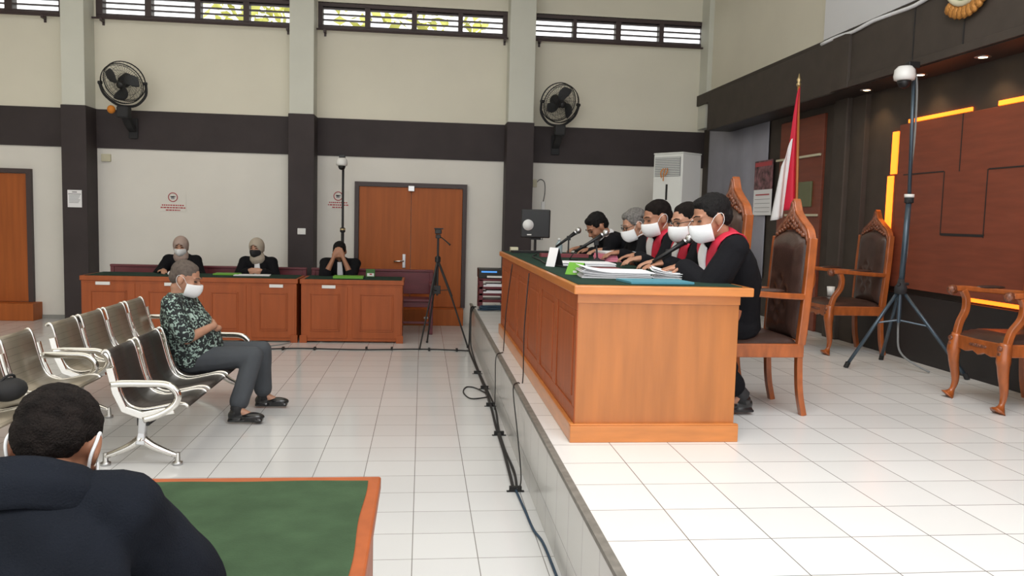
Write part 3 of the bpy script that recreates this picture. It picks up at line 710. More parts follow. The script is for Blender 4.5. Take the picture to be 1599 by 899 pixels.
# dome cameras on stands -----------------------------------------------------
def dome(t, x, y, z, s=1.0):
    MB().lathe([(0, .055 * s), (.05 * s, .055 * s), (.058 * s, .045 * s), (.072 * s, .03 * s), (.078 * s, -.02 * s), (.072 * s, -.045 * s), (.06 * s, -.05 * s), (0, -.05 * s)], 24, None, (x, y, z)).build('camera_body', 'white', t, smooth=True)
    MB().lathe([(.05 * s, -.048 * s), (.048 * s, -.07 * s), (.035 * s, -.095 * s), (.015 * s, -.105 * s), (0, -.107 * s)], 20, None, (x, y, z)).build('camera_dome', 'blk', t, smooth=True)
t = thing('camera_stand', 'white dome camera on a tall steel tripod stand before wood panel', 'camera on stand', (3.70, 5.90, HP))
MB().tube([(-.02, 0, .62), (.0, 0, 1.35)], .021, 12).build('lower_pole', 'bluegrey', t, smooth=True)
MB().tube([(0, 0, 1.34), (-.03, 0, 2.34)], .014, 12).build('upper_pole', 'bluegrey', t, smooth=True)
MB().lathe([(.02, 1.30), (.034, 1.305), (.034, 1.345), (.026, 1.36), (.02, 1.37)], 16).build('pole_collar', 'blkm', t, smooth=True)
MB().lathe([(.036, 1.345), (.036, 1.37)], 16).build('collar_band', 'white', t, smooth=True)
MB().lathe([(.026, .60), (.045, .61), (.045, .66), (.03, .68), (.022, .72)], 16, None, (-.02, 0, 0)).build('leg_hub', 'blkm', t, smooth=True)
MB().tube([(-.06, -.03, .68), (-.02, 0, .68), (.05, .02, .68)], .012, 8).build('hub_knob', 'blkm', t)
for (x, y) in ((-.35, .13), (.34, -.33), (.16, .50)):
    l = MB().tube([(-.02 + x * .06, y * .06, .61), (x, y, .02)], .014, 10).build('leg', 'bluegrey', t, smooth=True)
    MB().tube([(x * .97, y * .97, .045), (x * 1.02, y * 1.02, .0)], .019, 10).build('rubber_foot', 'rubber', l)
    MB().tube([(-.02, 0, .40), (x * .45 - .01, y * .45, .37)], .007, 8).build('brace', 'bluegrey', t)
MB().tube([(-.02, 0, .38), (-.02, 0, .62)], .015, 10).build('centre_tube', 'bluegrey', t)
MB().box(-.09, .0, -.03, .03, 2.31, 2.36).build('camera_bracket', 'blk', t, bevel=.006)
dome(t, -.115, -.02, 2.265)
MB().tube(cat([(-.03, .02, 2.34), (.02, .03, 2.2), (.03, .03, 1.8), (.01, .03, 1.4), (.03, .03, 1.0), (.01, .03, .7), (.0, .03, .3), (.05, .03, .12), (.2, -.1, .01)], 6), .008, 8).build('cable', 'gcable', t, smooth=True)

t = thing('camera_stand', 'small dome camera on thin black stand behind man covering his face', 'camera on stand', (-1.085, 11.35, 0))
MB().tube([(0, 0, .5), (0, 0, 2.33)], .016, 10).build('upper_pole', 'blkm', t, smooth=True)
MB().tube([(0, 0, .1), (0, 0, 1.33)], .021, 10).build('lower_pole', 'blkm', t, smooth=True)
MB().lathe([(.022, 1.30), (.036, 1.31), (.036, 1.36), (.022, 1.37)], 14).build('pole_collar', 'blkm', t, smooth=True)
MB().lathe([(.037, 1.335), (.037, 1.355)], 14).build('collar_band', 'brass', t)
for a in (.3, 2.4, 4.5): MB().tube([(0, 0, .5), (.22 * cos(a), .22 * sin(a), 0.01)], .011, 8).build('leg', 'blkm', t)
MB().box(-.05, .03, -.08, .02, 2.31, 2.35).build('camera_bracket', 'blk', t, bevel=.004)
dome(t, -.01, -.08, 2.25, 1.0)

# video camera on tripod ------------------------------------------------------
t = thing('video_tripod', 'black camera tripod with small camcorder standing before double doors', 'tripod', (.20, 9.85, 0))
MB().tube([(-.01, 0, .60), (-.01, 0, 1.30)], .013, 10).build('centre_column', 'blk', t)
MB().lathe([(.02, 1.0), (.035, 1.01), (.035, 1.06), (.02, 1.08)], 12, None, (-.01, 0, 0)).build('shoulder', 'blk', t)
MB().box(-.04, .02, -.03, .03, 1.29, 1.34).build('pan_head', 'blk', t, bevel=.006)
MB().tube([(0, 0, 1.32), (.06, -.06, 1.28), (.13, -.12, 1.22)], [.006, .007, .011], 8).build('pan_handle', 'blk', t)
cm = MB().box(-.05, .03, -.06, .06, 1.345, 1.40).build('camcorder', 'blk', t, bevel=.01)
MB().box(-.06, .05, -.03, .03, 1.40, 1.415).build('camcorder_handle', 'blk', cm, bevel=.004)
for x, y in ((-.21, -.42), (-.12, .12), (.36, -.25)):
    l = MB().tube([(-.01, 0, 1.03), (x * .45, y * .45, .60)], .015, 8).build('leg', 'blk', t)
    MB().tube([(x * .42, y * .42, .62), (x, y, .012)], .010, 8).build('leg_tube', 'blk', l)
    MB().ell((x, y, .014), (.016, .016, .014), nu=8, nv=6).build('rubber_foot', 'rubber', l)
    MB().tube([(-.01, 0, .66), (x * .38, y * .38, .68)], .005, 6).build('brace', 'blk', t)
MB().box(-.05, .03, -.02, .03, .62, .72).build('spreader_hub', 'blk', t, bevel=.006)

# signs and small wall things ---------------------------------------------------
def sign(x0, x1, z0, z1, label):
    t = thing('no_phone_sign', label, 'sign', ((x0 + x1) / 2, WY - .004, (z0 + z1) / 2), group='no phone signs')
    w, h = (x1 - x0) / 2, (z1 - z0) / 2
    MB().box(-w, w, -.003, .004, -h, h).build('sheet', 'wcloth' if 0 else 'walllo', t)
    m = MB().tube([(.06 * cos(a), -.005, h - .075 + .06 * sin(a)) for a in [2 * pi * i / 24 for i in range(25)]], .006, 6, False)
    m.build('prohibition_ring', 'signred', t)
    MB().box(-.025, .02, -.006, -.003, h - .10, h - .06).box(-.035, .035, -.006, -.003, h - .075, h - .06).build('phone_icon', 'signgrey', t)
    m = MB()
    for k, f in enumerate((.85, .95, .55)): 
        x = -w * f
        while x < w * f:
            e = min(x + random.uniform(.015, .04), w * f); m.box(x, e, -.005, -.003, -h + .075 - k * .034, -h + .092 - k * .034); x = e + .008
    m.build('text_lines', 'signred', t)
sign(-3.64, -3.29, 1.53, 1.80, 'faint red printed no phone sign above the woman in pink scarf')
sign(-1.35, -1.05, 1.63, 1.88, 'faint red printed no phone sign half behind the thin black stand')
t = thing('notice_sheet', 'white printed notice taped to the dark leftmost column', 'notice', (-4.62, 11.498, 1.665))
MB().box(-.09, .09, -.002, .004, -.115, .115).build('sheet', 'paper', t)
m = MB().box(-.08, .08, -.0035, -.001, .055, .066)
for k in range(6): m.box(-.07, .07 - (k % 3) * .01, -.0035, -.001, .035 - k * .018, .042 - k * .018)
m.box(-.03, .03, -.0035, -.001, .08, .095).build('text_lines', 'signgrey', t)
def plate(x, y, z, w, h, lab, name='wall_switch', m='white', d=.02):
    t = thing(name, lab, name.split('_')[-1], (x, y, z))
    MB().box(-w / 2, w / 2, -d, .002, -h / 2, h / 2).build('plate', m, t, bevel=.004)
    MB().box(-w / 4, w / 4, -d - .004, -d, -h / 4, h / 4).build('rocker', m, t, bevel=.002)
plate(-1.655, 11.505, 1.30, .11, .085, 'white switch plate on dark column between the two desks')
plate(-4.34, WY, 2.24, .12, .10, 'cream wall box high beside the leftmost column', 'junction_box', 'cream', .04)
plate(1.62, WY, 2.07, .06, .11, 'cream socket on wall right of the dark column', 'wall_socket', 'cream')
t = thing('extension_socket', 'white extension socket hanging by its cord beside the column', 'socket', (1.75, WY - .002, 1.75))
MB().box(-.028, .028, -.03, .0, -.13, .06).build('body', 'white', t, bevel=.006)
MB().tube(cat([(0, -.015, .06), (.02, -.02, .2), (.01, -.015, .34), (-.05, -.012, .38), (-.10, -.012, .34)], 5), .005, 6).build('cord', 'blk', t)
MB().tube(cat([(0, -.015, -.13), (.03, -.02, -.3), (.0, -.015, -.5)], 5), .005, 6).build('cord', 'blk', t)
t = thing('round_emblem', 'round cream and gold carved emblem cut off by top picture edge', 'emblem', (3.76, 5.46, 3.36))
MX = Matrix.Rotation(-pi / 2, 4, 'Y')
MB().lathe([(0, -.01), (.20, -.01), (.205, .012), (.0, .016)], 32, MX).build('plaque', 'dkgreen', t, smooth=False)
MB().tube([(-.02, .225 * cos(a), .225 * sin(a)) for a in [2 * pi * i / 40 for i in range(41)]], .022, 8, False).build('rim', 'cream', t, smooth=True)
m = MB()
for k in range(9): a = -pi / 2 + (k - 4) * .17 + .0; m.ell((-.015, .285 * cos(a), .285 * sin(a)), (.025, .05, .035), Matrix.Rotation(a, 4, 'X'), nu=8, nv=6)
m.build('gold_fringe', 'gold', t, smooth=True)
m = MB()
for k in range(5): m.box(-.028, -.012, -.12 + k * .05, -.09 + k * .05, -.16, .1)
m.build('relief', 'cream', t, bevel=.003)

# ---------------------------------------------------------------- things on the desks
TZ = HP + .7955
def slab(name, lab, catg, cx, cy, w, d, h, m, rz=0, z=TZ, group=None, n=1, jit=.0):
    t = MB()
    for k in range(n):
        ox, oy, a = random.uniform(-jit, jit), random.uniform(-jit, jit), random.uniform(-jit, jit) * 4
        t.box(-w / 2, w / 2, -d / 2, d / 2, h * k / n, h * (k + .96) / n, Matrix.Translation((ox, oy, 0)) @ Matrix.Rotation(a, 4, 'Z'))
    o = t.build(name, m, loc=(cx, cy, z), bevel=.001); o.rotation_euler.z = rz
    return tag(o, lab, catg, group)
slab('folder', 'teal folder lying at the near edge of the judges bench', 'folder', 1.20, 4.10, .34, .23, .012, 'teal', R(6))
def fan_stack(name, lab, cx, cy, w, d, h, rz, n=14):
    m = MB()
    for k in range(n):
        f = k / (n - 1)
        def g(u, v, k=k, f=f):
            lift = .03 * max(0, .35 - u) ** 1.3 * 4 * (f - .2)
            return V((-w / 2 + w * u - .02 * f * sin(k), -d / 2 + d * v + .01 * cos(k * 2), h * f + max(0, lift)))
        m.grid(g, 8, 2)
    o = m.build(name, 'paper', loc=(cx, cy, TZ), solid=.0022); o.rotation_euler.z = rz
    return tag(o, lab, 'papers')
fan_stack('document_stack', 'thick fanned stack of white documents above the teal folder', 1.06, 4.42, .38, .24, .040, R(-4))
fan_stack('document_stack', 'white document bundle under the hand of the nearest judge', 1.44, 4.42, .30, .24, .036, R(-14), 10)
slab('folder', 'maroon folder lying between white document stacks', 'folder', 1.12, 5.02, .30, .36, .012, 'maroonf', R(4))
slab('document_stack', 'flat white sheets beside the maroon folder on judges bench', 'papers', 1.13, 5.62, .40, .30, .02, 'paper', R(-3), n=4, jit=.01)
slab('folder', 'thick pink folder in front of the judge with cropped hair', 'folder', 1.55, 6.26, .34, .34, .055, 'pink', R(3), n=3, jit=.004)
slab('document_stack', 'white documents lying on top of the pink folder', 'papers', 1.54, 6.28, .30, .28, .018, 'paper', R(5), z=TZ + .056, n=3, jit=.006)
t = thing('name_tent', 'bright green folded card standing at front edge of the judges bench', 'card', (.885, 4.60, TZ), R(48))
MB().bar([(-.045, 0, 0), (-.002, 0, .068)], .003, .10, (1, 0, 0)).build('card_face', 'green', t)
MB().bar([(.045, 0, 0), (.002, 0, .068)], .003, .10, (1, 0, 0)).build('card_back', 'dkgreen', t)
MB().box(-.040, -.034, -.025, .0, .012, .024).build('white_dot', 'white', t)
t = thing('name_tent', 'tall pale card tent with black back on the judges bench', 'card', (.875, 5.35, TZ), R(32))
MB().bar([(-.035, 0, 0), (-.002, 0, .125)], .004, .085, (1, 0, 0)).build('card_face', 'paper', t)
MB().bar([(.045, 0, 0), (.002, 0, .125)], .004, .085, (1, 0, 0)).build('card_back', 'blkm', t)
def mic(base, top, tail, head, lab):
    t = thing('desk_microphone', lab, 'microphone', base, group='microphones on the judges bench')
    b = V(base); P = lambda p: V(p) - b
    MB().lathe([(0, 0), (.06, 0), (.06, .010), (.02, .02), (.008, .03)], 20).build('base', 'blkm', t, smooth=True)
    MB().tube([(0, 0, .02), P(top)], .007, 8).build('stem', 'blkm', t)
    cpt = P(top); MB().box(cpt.x - .016, cpt.x + .016, cpt.y - .014, cpt.y + .014, cpt.z - .02, cpt.z + .018).build('clip', 'blkm', t, bevel=.003)
    a, c = P(tail), P(head); d = (c - a).normalized()
    MB().tube([a, a + (c - a) * .5, c - d * .05], [.010, .013, .018], 12).build('handle', 'blk', t, smooth=True)
    MB().tube([c - d * .05, c - d * .04], .022, 14).build('ring', 'steel', t)
    MB().ell(c - d * .012, (.026, .026, .029), nu=14, nv=10).build('grille', 'steel', t, smooth=True)
    MB().tube(cat([a, a - d * .03 + V((0, 0, -.02)), V((a.x - .03, a.y + .03, .01)), V((a.x + .05, a.y + .1, .006))], 5), .004, 6).build('cord', 'blk', t, smooth=True)
mic((1.274, 7.04, TZ), (1.274, 7.04, 1.395), (1.163, 7.04, 1.315), (1.368, 7.04, 1.47), 'farthest desk microphone beside the water bottle')
mic((1.33, 6.10, TZ), (1.318, 6.1, 1.385), (1.156, 6.1, 1.315), (1.40, 6.1, 1.467), 'middle desk microphone in front of the pink folder')
mic((1.50, 4.86, TZ), (1.485, 4.80, 1.372), (1.375, 4.75, 1.315), (1.605, 4.75, 1.465), 'nearest microphone pointing at the face of nearest judge')
t = thing('water_bottle', 'clear water bottle standing at the far end of judges bench', 'bottle', (1.26, 7.45, TZ))
MB().lathe([(0, 0), (.03, 0), (.032, .01), (.032, .075), (.028, .09), (.012, .115), (.012, .125)], 16).build('body', 'bottle', t, smooth=True)
MB().lathe([(0, .122), (.014, .122), (.014, .138), (0, .14)], 12).build('cap', 'white', t, smooth=True)
slab('keyboard', 'black keyboard on far left corner of the judges bench', 'keyboard', 1.0, 7.45, .36, .14, .02, 'blk', R(8))
slab('document_stack', 'white sheets under the speaker on the side table', 'papers', 1.02, 8.12, .22, .16, .02, 'paper', R(-10), z=HP + .746)
slab('small_box', 'pale green small box at far corner of the judges bench', 'box', .86, 7.62, .07, .09, .045, 'cream', 0)
slab('tray', 'dark brown document tray near the middle of the judges bench', 'tray', 1.18, 6.72, .40, .10, .03, 'maroonf', R(2))
m = MB().tube(cat([(.93, 5.2, TZ + .006), (.86, 5.6, TZ + .006), (.88, 6.0, TZ + .006), (.90, 6.6, TZ + .006), (1.0, 7.05, TZ + .006)], 8), .005, 6)
tag(m.build('microphone_cable', 'cable', smooth=True), 'black cable running along the judges bench top', 'cable')
TZ2 = .7725
slab('folded_cloth', 'red and white folded papers before the woman in pink scarf', 'papers', -2.94, 10.28, .26, .2, .03, 'paper', .2, TZ2, n=3, jit=.015)
slab('folder', 'light green folder between the two women on the far desk', 'folder', -2.38, 10.33, .30, .2, .018, 'mint' if 'mint' in M else 'green', .0, TZ2)
slab('document_stack', 'white sheets under the hands of woman in black mask', 'papers', -2.06, 10.24, .42, .2, .012, 'paper', .05, TZ2, n=2, jit=.01)
slab('folder', 'bright green folder on shorter desk before the man covering his face', 'folder', -.89, 10.12, .36, .2, .028, 'green', .0, TZ2)
t = thing('snack_carton', 'small green and white carton at right of the bright green folder', 'carton', (-.64, 10.35, TZ2))
MB().box(-.055, .055, -.03, .03, 0, .10).build('body', 'dkgreen', t, bevel=.003)
MB().box(-.04, .045, -.033, -.029, .012, .05).build('white_label', 'white', t); MB().box(-.01, .02, -.035, -.031, .03, .045).build('red_mark', 'signred', t)
t = thing('paper_cup', 'small white paper cup on the seat of the empty carved armchair', 'cup', (3.72, 7.05, HP + .477))
MB().lathe([(0, 0), (.028, 0), (.036, .085), (.034, .085), (.027, .004)], 16).build('cup_wall', 'white', t, smooth=True); MB().lathe([(.030, .035), (.0335, .06)], 16, None, (0, 0, 0)).build('sleeve', 'cream', t, smooth=True)
t = thing('black_bag', 'black soft bag lying on the leftmost waiting bench', 'bag', (-2.45, 5.10, .385))
MB().ell((0, 0, .07), (.10, .13, .07)).build('body', 'blkm', t, smooth=True); MB().tube(cat([(-.03, -.08, .10), (0, -.03, .15), (.02, .03, .15), (0, .08, .10)], 5), .008, 8).build('handle', 'blkm', t, smooth=True)

# ---------------------------------------------------------------- cables on the floor
def cable(pts, r, lab, m='cable', name='floor_cable', k=6):
    return tag(MB().tube(cat(pts, k), r, 6).build(name, m, smooth=True), lab, 'cable')
cable([(-1.84, 9.33, .007), (-1.4, 9.44, .007), (-.7, 9.38, .007), (-.05, 9.45, .007), (.30, 9.42, .007), (.56, 9.36, .007)], .009, 'black cable taped across the floor in front of the far desks')
cable([(-1.55, 9.88, .02), (-1.62, 9.72, .007), (-1.9, 9.5, .007), (-2.3, 9.42, .007)], .006, 'thin cable curling from the gap between far desks', 'gcable')
base = [(.66, 9.9, HP + .012), (.62, 9.85, HP + .012), (.60, 9.7, HP - .06), (.585, 9.55, .10), (.575, 9.35, .014), (.585, 8.3, .014), (.60, 7.2, .014), (.592, 6.47, .014), (.577, 5.87, .014), (.572, 5.3, .014), (.562, 4.82, .014), (.553, 4.5, .014)]
cable([(x - .012, y, z + .002) for x, y, z in base], .010, 'thickest black cable along the foot of platform', 'cable')
cable([(x + .006 + .012 * sin(i * 2), y - .02, z + .006) for i, (x, y, z) in enumerate(base)], .008, 'second black cable twisted beside the thickest one', 'cable')
cable([(.553, 4.5, .012), (.566, 4.166, .01), (.575, 3.9, .01), (.598, 3.74, .01), (.604, 3.4, .01), (.606, 2.6, .01)], .0065, 'dark blue cable running to the bottom picture edge', 'bcable')
cable([(.60, 7.0, .012), (.5, 7.3, .007), (.42, 7.33, .007), (.385, 7.1, .007), (.44, 6.86, .007), (.585, 6.9, .012)], .006, 'looped cable bulging out onto the open floor')
cable([(.735, 6.6, 1.18), (.70, 6.65, .8), (.69, 6.7, .46), (.67, 6.6, .452), (.61, 6.5, .43), (.605, 6.45, .2), (.60, 6.40, .02)], .004, 'thin black cable falling from the bench front, farther one')
cable([(.735, 5.55, 1.18), (.70, 5.45, .80), (.69, 5.38, .46), (.655, 5.36, .455), (.612, 5.25, .43), (.606, 4.9, .22), (.598, 4.62, .05), (.575, 4.52, .012)], .004, 'thin black cable falling from the bench front, nearer one')
tapes = [(.573, 8.0), (.59, 7.28), (.588, 6.6), (.575, 5.7), (.557, 4.5)]
tape0 = None
for i, (x, y) in enumerate(tapes):
    if tape0 is None: tape0 = MB().box(-.05, .05, -.012, .012, 0, .003).box(-.035, .035, -.012, .012, .003, .03).build('cable_tape', 'rubber'); o = tape0
    else: o = tape0.copy(); COL.objects.link(o)
    o.location = (x - .005, y, .001); tag(o, ('farthest', 'second farthest', 'middle', 'second nearest', 'nearest')[i] + ' black tape strip holding the platform cables', 'tape', 'tape strips on the platform cables')
for i, x in enumerate((-1.55, -1.2, -.62, -.33, .1, .42)):
    o = tape0.copy(); COL.objects.link(o); o.rotation_euler.z = pi / 2; o.location = (x, 9.41 - .03 * sin(x * 3), .001)
    tag(o, ('first', 'second', 'third', 'fourth', 'fifth', 'sixth')[i] + ' tape piece from the left on the cable across the floor', 'tape', 'tape pieces on the cross cable')

# ---------------------------------------------------------------- outside the windows
struct(MB().box(-30, 30, 12.2, 60, -.2, -.05).build('ground', 'concrete'))
def tree(x, y, h, r, lab, n=420):
    t = thing('tree', lab, 'tree', (x, y, 0), group='trees outside the windows')
    MB().tube([(0, 0, 0), (.1, 0, h * .4), (0, 0, h * .9)], [.16, .12, .05], 8).build('trunk', 'bark', t)
    m = MB()
    for k in range(n):
        d = V((random.gauss(0, 1), random.gauss(0, 1), random.gauss(0, .8))).normalized() * r * random.random() ** .4
        c = d + V((0, 0, h)); a = V((random.gauss(0, 1), random.gauss(0, 1), random.gauss(0, 1))).normalized() * .16; b = a.cross(V((random.gauss(0, 1), random.gauss(0, 1), random.gauss(0, 1)))).normalized() * .09
        m.quad(c - a, c + b, c + a, c - b)
    m.build('crown', 'leafm', t)
tree(-.3, 17.5, 5.4, 1.8, 'sunlit yellow green tree outside the third louvred window', 330)
tree(-4.0, 19.5, 6.0, 1.2, 'sunlit tree outside second louvred window', 150)

t = thing('stool', 'plain wooden stool under the man bending by the loudspeaker', 'stool', (1.98, 7.42, HP))
MB().lathe([(0, .43), (.17, .43), (.175, .445), (.17, .46), (0, .46)], 20).build('seat', 'fwood', t)
for a in (.8, 2.4, 4.0, 5.5): MB().tube([(.11 * cos(a), .11 * sin(a), .43), (.15 * cos(a), .15 * sin(a), 0)], .016, 8).build('leg', 'fwood', t)

# ================================================================== PEOPLE
def capsule(mb, p0, r0, p1, r1, n=12):
    p0, p1 = V(p0), V(p1); t = (p1 - p0)
    if t.length < 1e-5: return mb.ell(p0, (r0, r0, r0))
    t.normalize(); x = t.orthogonal().normalized(); y = t.cross(x); rings = []
    for a in (-80, -55, -28, 0): 
        rings.append([p0 + t * r0 * sin(R(a)) + (x * cos(2 * pi * k / n) + y * sin(2 * pi * k / n)) * r0 * cos(R(a)) for k in range(n)])
    for a in (0, 28, 55, 80):
        rings.append([p1 + t * r1 * sin(R(a)) + (x * cos(2 * pi * k / n) + y * sin(2 * pi * k / n)) * r1 * cos(R(a)) for k in range(n)])
    return mb.rings(rings)
def chain(mb, pts, rs):
    for i in range(len(pts) - 1): capsule(mb, pts[i], rs[i], pts[i + 1], rs[i + 1])
def loft(mb, secs, right, n=20):
    """secs: (center, rx, ry); elliptical rings, right = x axis"""
    cs = [V(s[0]) for s in secs]; rings = []
    for i, (c, rx, ry) in enumerate(secs):
        t = (cs[min(i + 1, len(cs) - 1)] - cs[max(i - 1, 0)]).normalized(); x = V(right); x = (x - t * x.dot(t)).normalized(); y = t.cross(x)
        rings.append([V(c) + x * rx * cos(2 * pi * k / n) + y * ry * sin(2 * pi * k / n) for k in range(n)])
    mb.rings(rings)
def voxel(mb, name, m, parent, vox=.009, smooth=3, folds=None, bvh=False):
    bmesh.ops.recalc_face_normals(mb.bm, faces=mb.bm.faces)
    me = bpy.data.meshes.new('tmp'); mb.bm.to_mesh(me); mb.bm.free()
    o = bpy.data.objects.new('tmp', me); COL.objects.link(o)
    md = o.modifiers.new('r', 'REMESH'); md.mode = 'VOXEL'; md.voxel_size = vox
    if smooth:
        sm = o.modifiers.new('s', 'SMOOTH'); sm.iterations = smooth; sm.factor = .5
    dg = bpy.context.evaluated_depsgraph_get(); me2 = bpy.data.meshes.new_from_object(o.evaluated_get(dg))
    bpy.data.objects.remove(o); bpy.data.meshes.remove(me); me2.name = name
    if folds:
        amp, fx, fz = folds
        nr = [v.normal.copy() for v in me2.vertices]
        for v, nn in zip(me2.vertices, nr):
            p = v.co; q = noise.noise((p.x * fx, p.y * fx, p.z * fz)) + .5 * noise.noise((p.x * fx * 2.3 + 5, p.y * fx * 2.3, p.z * fz * 2.3))
            v.co = p + nn * amp * q
    me2.materials.clear(); me2.materials.append(M[m] if isinstance(m, str) else m)
    for p in me2.polygons: p.use_smooth = True
    ob = bpy.data.objects.new(name, me2); COL.objects.link(ob); ob.parent = parent
    return ob
def ik(S, W, l1, l2, hint):
    S, W, hint = V(S), V(W), V(hint); d = W - S; L = min(d.length, (l1 + l2) * .999); dn = d.normalized(); W = S + dn * L
    a = (l1 * l1 - l2 * l2 + L * L) / (2 * L); h = math.sqrt(max(0, l1 * l1 - a * a)); pv = hint - S; pv = (pv - dn * pv.dot(dn)).normalized()
    return S + dn * a + pv * h, W
def hand(mb, wrist, fd, pn, side, curl=.5, s=1.0):
    """wrist pos, finger dir, palm normal, side=+1 thumb towards fd x pn"""
    w, f, n = V(wrist), V(fd).normalized(), V(pn).normalized(); n = (n - f * n.dot(f)).normalized(); a = f.cross(n) * side
    B = Matrix((a, f, n)).transposed()
    mb.ell(w + f * .045 * s, (.040 * s, .052 * s, .017 * s), B, nu=12, nv=8)
    capsule(mb, w - f * .01, .024 * s, w + f * .03 * s, .024 * s)
    for k, (ox, ln) in enumerate(((.028, .066), (.0095, .076), (-.0095, .070), (-.028, .054))):
        b = w + (f * (.082 - abs(k - 1.3) * .004) + a * ox) * s; d = (f + a * ox * 2.5).normalized(); p = b; c = 0
        for j, q in enumerate((.45, .32, .25)):
            c += curl * (.45 if j == 0 else .8); dd = (d * cos(c) + n * sin(c)); p2 = p + dd * ln * q * s
            capsule(mb, p, (.0092 - .0008 * j) * s, p2, (.0086 - .0008 * j) * s, 8); p = p2
    b = w + (f * .025 + a * .032) * s; d1 = (f * .65 + a * .75 + n * .15).normalized(); d2 = (f * .9 + a * .25 + n * .35).normalized()
    capsule(mb, b, .013 * s, b + d1 * .036 * s, .011 * s, 8); capsule(mb, b + d1 * .036 * s, .0105 * s, b + d1 * .036 * s + d2 * .032 * s, .009 * s, 8)

def person(label, root, heading, head, gaze, pelvis=.48, hs=1.0, skin='skin', hair='short', hmat='hair', mask=None, top='robe', topmat='robe', wide=1.0,
           L=None, Rr=None, legs=None, trouser='trousers', glasses=False, hijab=None, vox=.009, deco=None, collar=True, knee_drop=0, belly=0, roll=0, longhand=.0, neck=.048, group=None, feet=None, skirt=True, headfront=None, foldamp=.006, sleeve=1.0, shd=(.185, .06), nback=(0, 0)):
    root = V(root); t = thing('person', label, 'person', root, group=group)
    h = R(heading); F = V((-sin(h), cos(h), 0)); X = F.cross(V((0, 0, 1))); U = V((0, 0, 1))
    H = V(head) - root; g = V(gaze).normalized(); hu = (U - g * g.dot(U)).normalized(); hr = g.cross(hu)
    if roll: hu = (Matrix.Rotation(roll, 3, g) @ hu); hr = g.cross(hu)
    HB = Matrix((hr, g, hu)).transposed()
    P = U * pelvis
    neckdir = (hu * .45 + U * .35 + (H - P).normalized() * .3).normalized()
    nt = H - hu * .075 * hs - g * .025 * hs
    N = nt - neckdir * neck + F * nback[0] + U * nback[1]
    sd = (N - P).normalized(); fp = (F - sd * F.dot(sd)).normalized()
    Sc = N - sd * shd[1]
    sh = {-1: Sc - X * shd[0] * wide, 1: Sc + X * shd[0] * wide}
    def SP(f): # spine with slight kyphosis
        return P + (N - P) * f - fp * .035 * sin(pi * f)
    def hp_(p): return H + HB @ (V(p) * hs)
    # ---- body: one continuous surface
    b = MB()
    loft(b, [(P - U * .09, .12, .10), (P - U * .04, .165, .12), (P + sd * .06, .17, .125), (SP(.3), .15, .11), (SP(.5), .155 * wide, .115), (SP(.72), .17 * wide, .115), (SP(.86), .165 * wide, .10), (SP(.95), .10, .075), (N, .06, .058)], X)
    capsule(b, N - sd * .04, .058, nt, .054)
    for s in (-1, 1): capsule(b, Sc + X * s * .05, .055, sh[s], .052)
    b.ell(hp_((0, -.012, .030)), V((.076, .096, .086)) * hs, HB); b.ell(hp_((0, .028, -.018)), V((.064, .066, .082)) * hs, HB)
    b.ell(hp_((0, .034, -.066)), V((.050, .052, .044)) * hs, HB); b.ell(hp_((0, .070, -.094)), V((.022, .018, .017)) * hs, HB, nu=10, nv=8)
    capsule(b, nt, .052 * hs, hp_((0, .0, -.05)), .05 * hs)
    capsule(b, hp_((0, .088, .012)), .008 * hs, hp_((0, .108, -.024)), .0125 * hs); 
    for s in (-1, 1):
        b.ell(hp_((s * .012, .100, -.028)), V((.009, .010, .008)) * hs, HB, nu=8, nv=6)
        b.ell(hp_((s * .038, .066, -.026)), V((.022, .020, .020)) * hs, HB, nu=10, nv=8)
        capsule(b, hp_((s * .012, .090, .026)), .0075 * hs, hp_((s * .046, .074, .027)), .0075 * hs)
        b.ell(hp_((s * .080, -.004, -.008)), V((.010, .021, .034)) * hs, HB @ Matrix.Rotation(s * .35, 3, 'Z'), nu=10, nv=8)
        b.ell(hp_((s * .077, .004, -.034)), V((.008, .010, .010)) * hs, HB, nu=8, nv=6)
    b.ell(hp_((0, .089, -.058)), V((.024, .010, .007)) * hs, HB, nu=10, nv=6); b.ell(hp_((0, .086, -.070)), V((.020, .010, .007)) * hs, HB, nu=10, nv=6)
    A = {}
    for s, spec in ((-1, L), (1, Rr)):
        if spec is None: spec = dict(w=root + P + F * .38 + X * s * .12 + U * .10)
        w = V(spec['w']) - root; hint = sh[s] + V(spec.get('hint', -U * .5 + X * s * .35 - F * .1))
        E, W = ik(sh[s], w, spec.get('l1', .28), spec.get('l2', .25), hint)
        A[s] = (sh[s], E, W); fd = V(spec.get('fd', (W - E))).normalized(); pn = V(spec.get('pn', -U))
        chain(b, [sh[s], sh[s].lerp(E, .35), E], [.052, .047, .038]); chain(b, [E, E.lerp(W, .3), W], [.038, .038, .025])
        if spec.get('hand', True): hand(b, W, fd, pn, spec.get('th', -s), spec.get('curl', .5), spec.get('hsz', 1.0))
    LG = {}
    for s in (-1, 1):
        hip = P - U * .03 + X * s * .09
        k, a = (legs[s] if legs else (P + F * .43 + X * s * .13 - U * (.02 + knee_drop), P + F * .42 + X * s * .12 - U * (pelvis - .085)))
        if legs: k, a = V(k) - root, V(a) - root
        LG[s] = (hip, k, a); chain(b, [hip, hip.lerp(k, .5), k], [.085, .075, .056]); chain(b, [k, k.lerp(a, .35), a], [.055, .054, .036]); capsule(b, a, .036, a + F * .10 - U * .045, .028)
    body = voxel(b, 'body', skin, t, vox, 3)
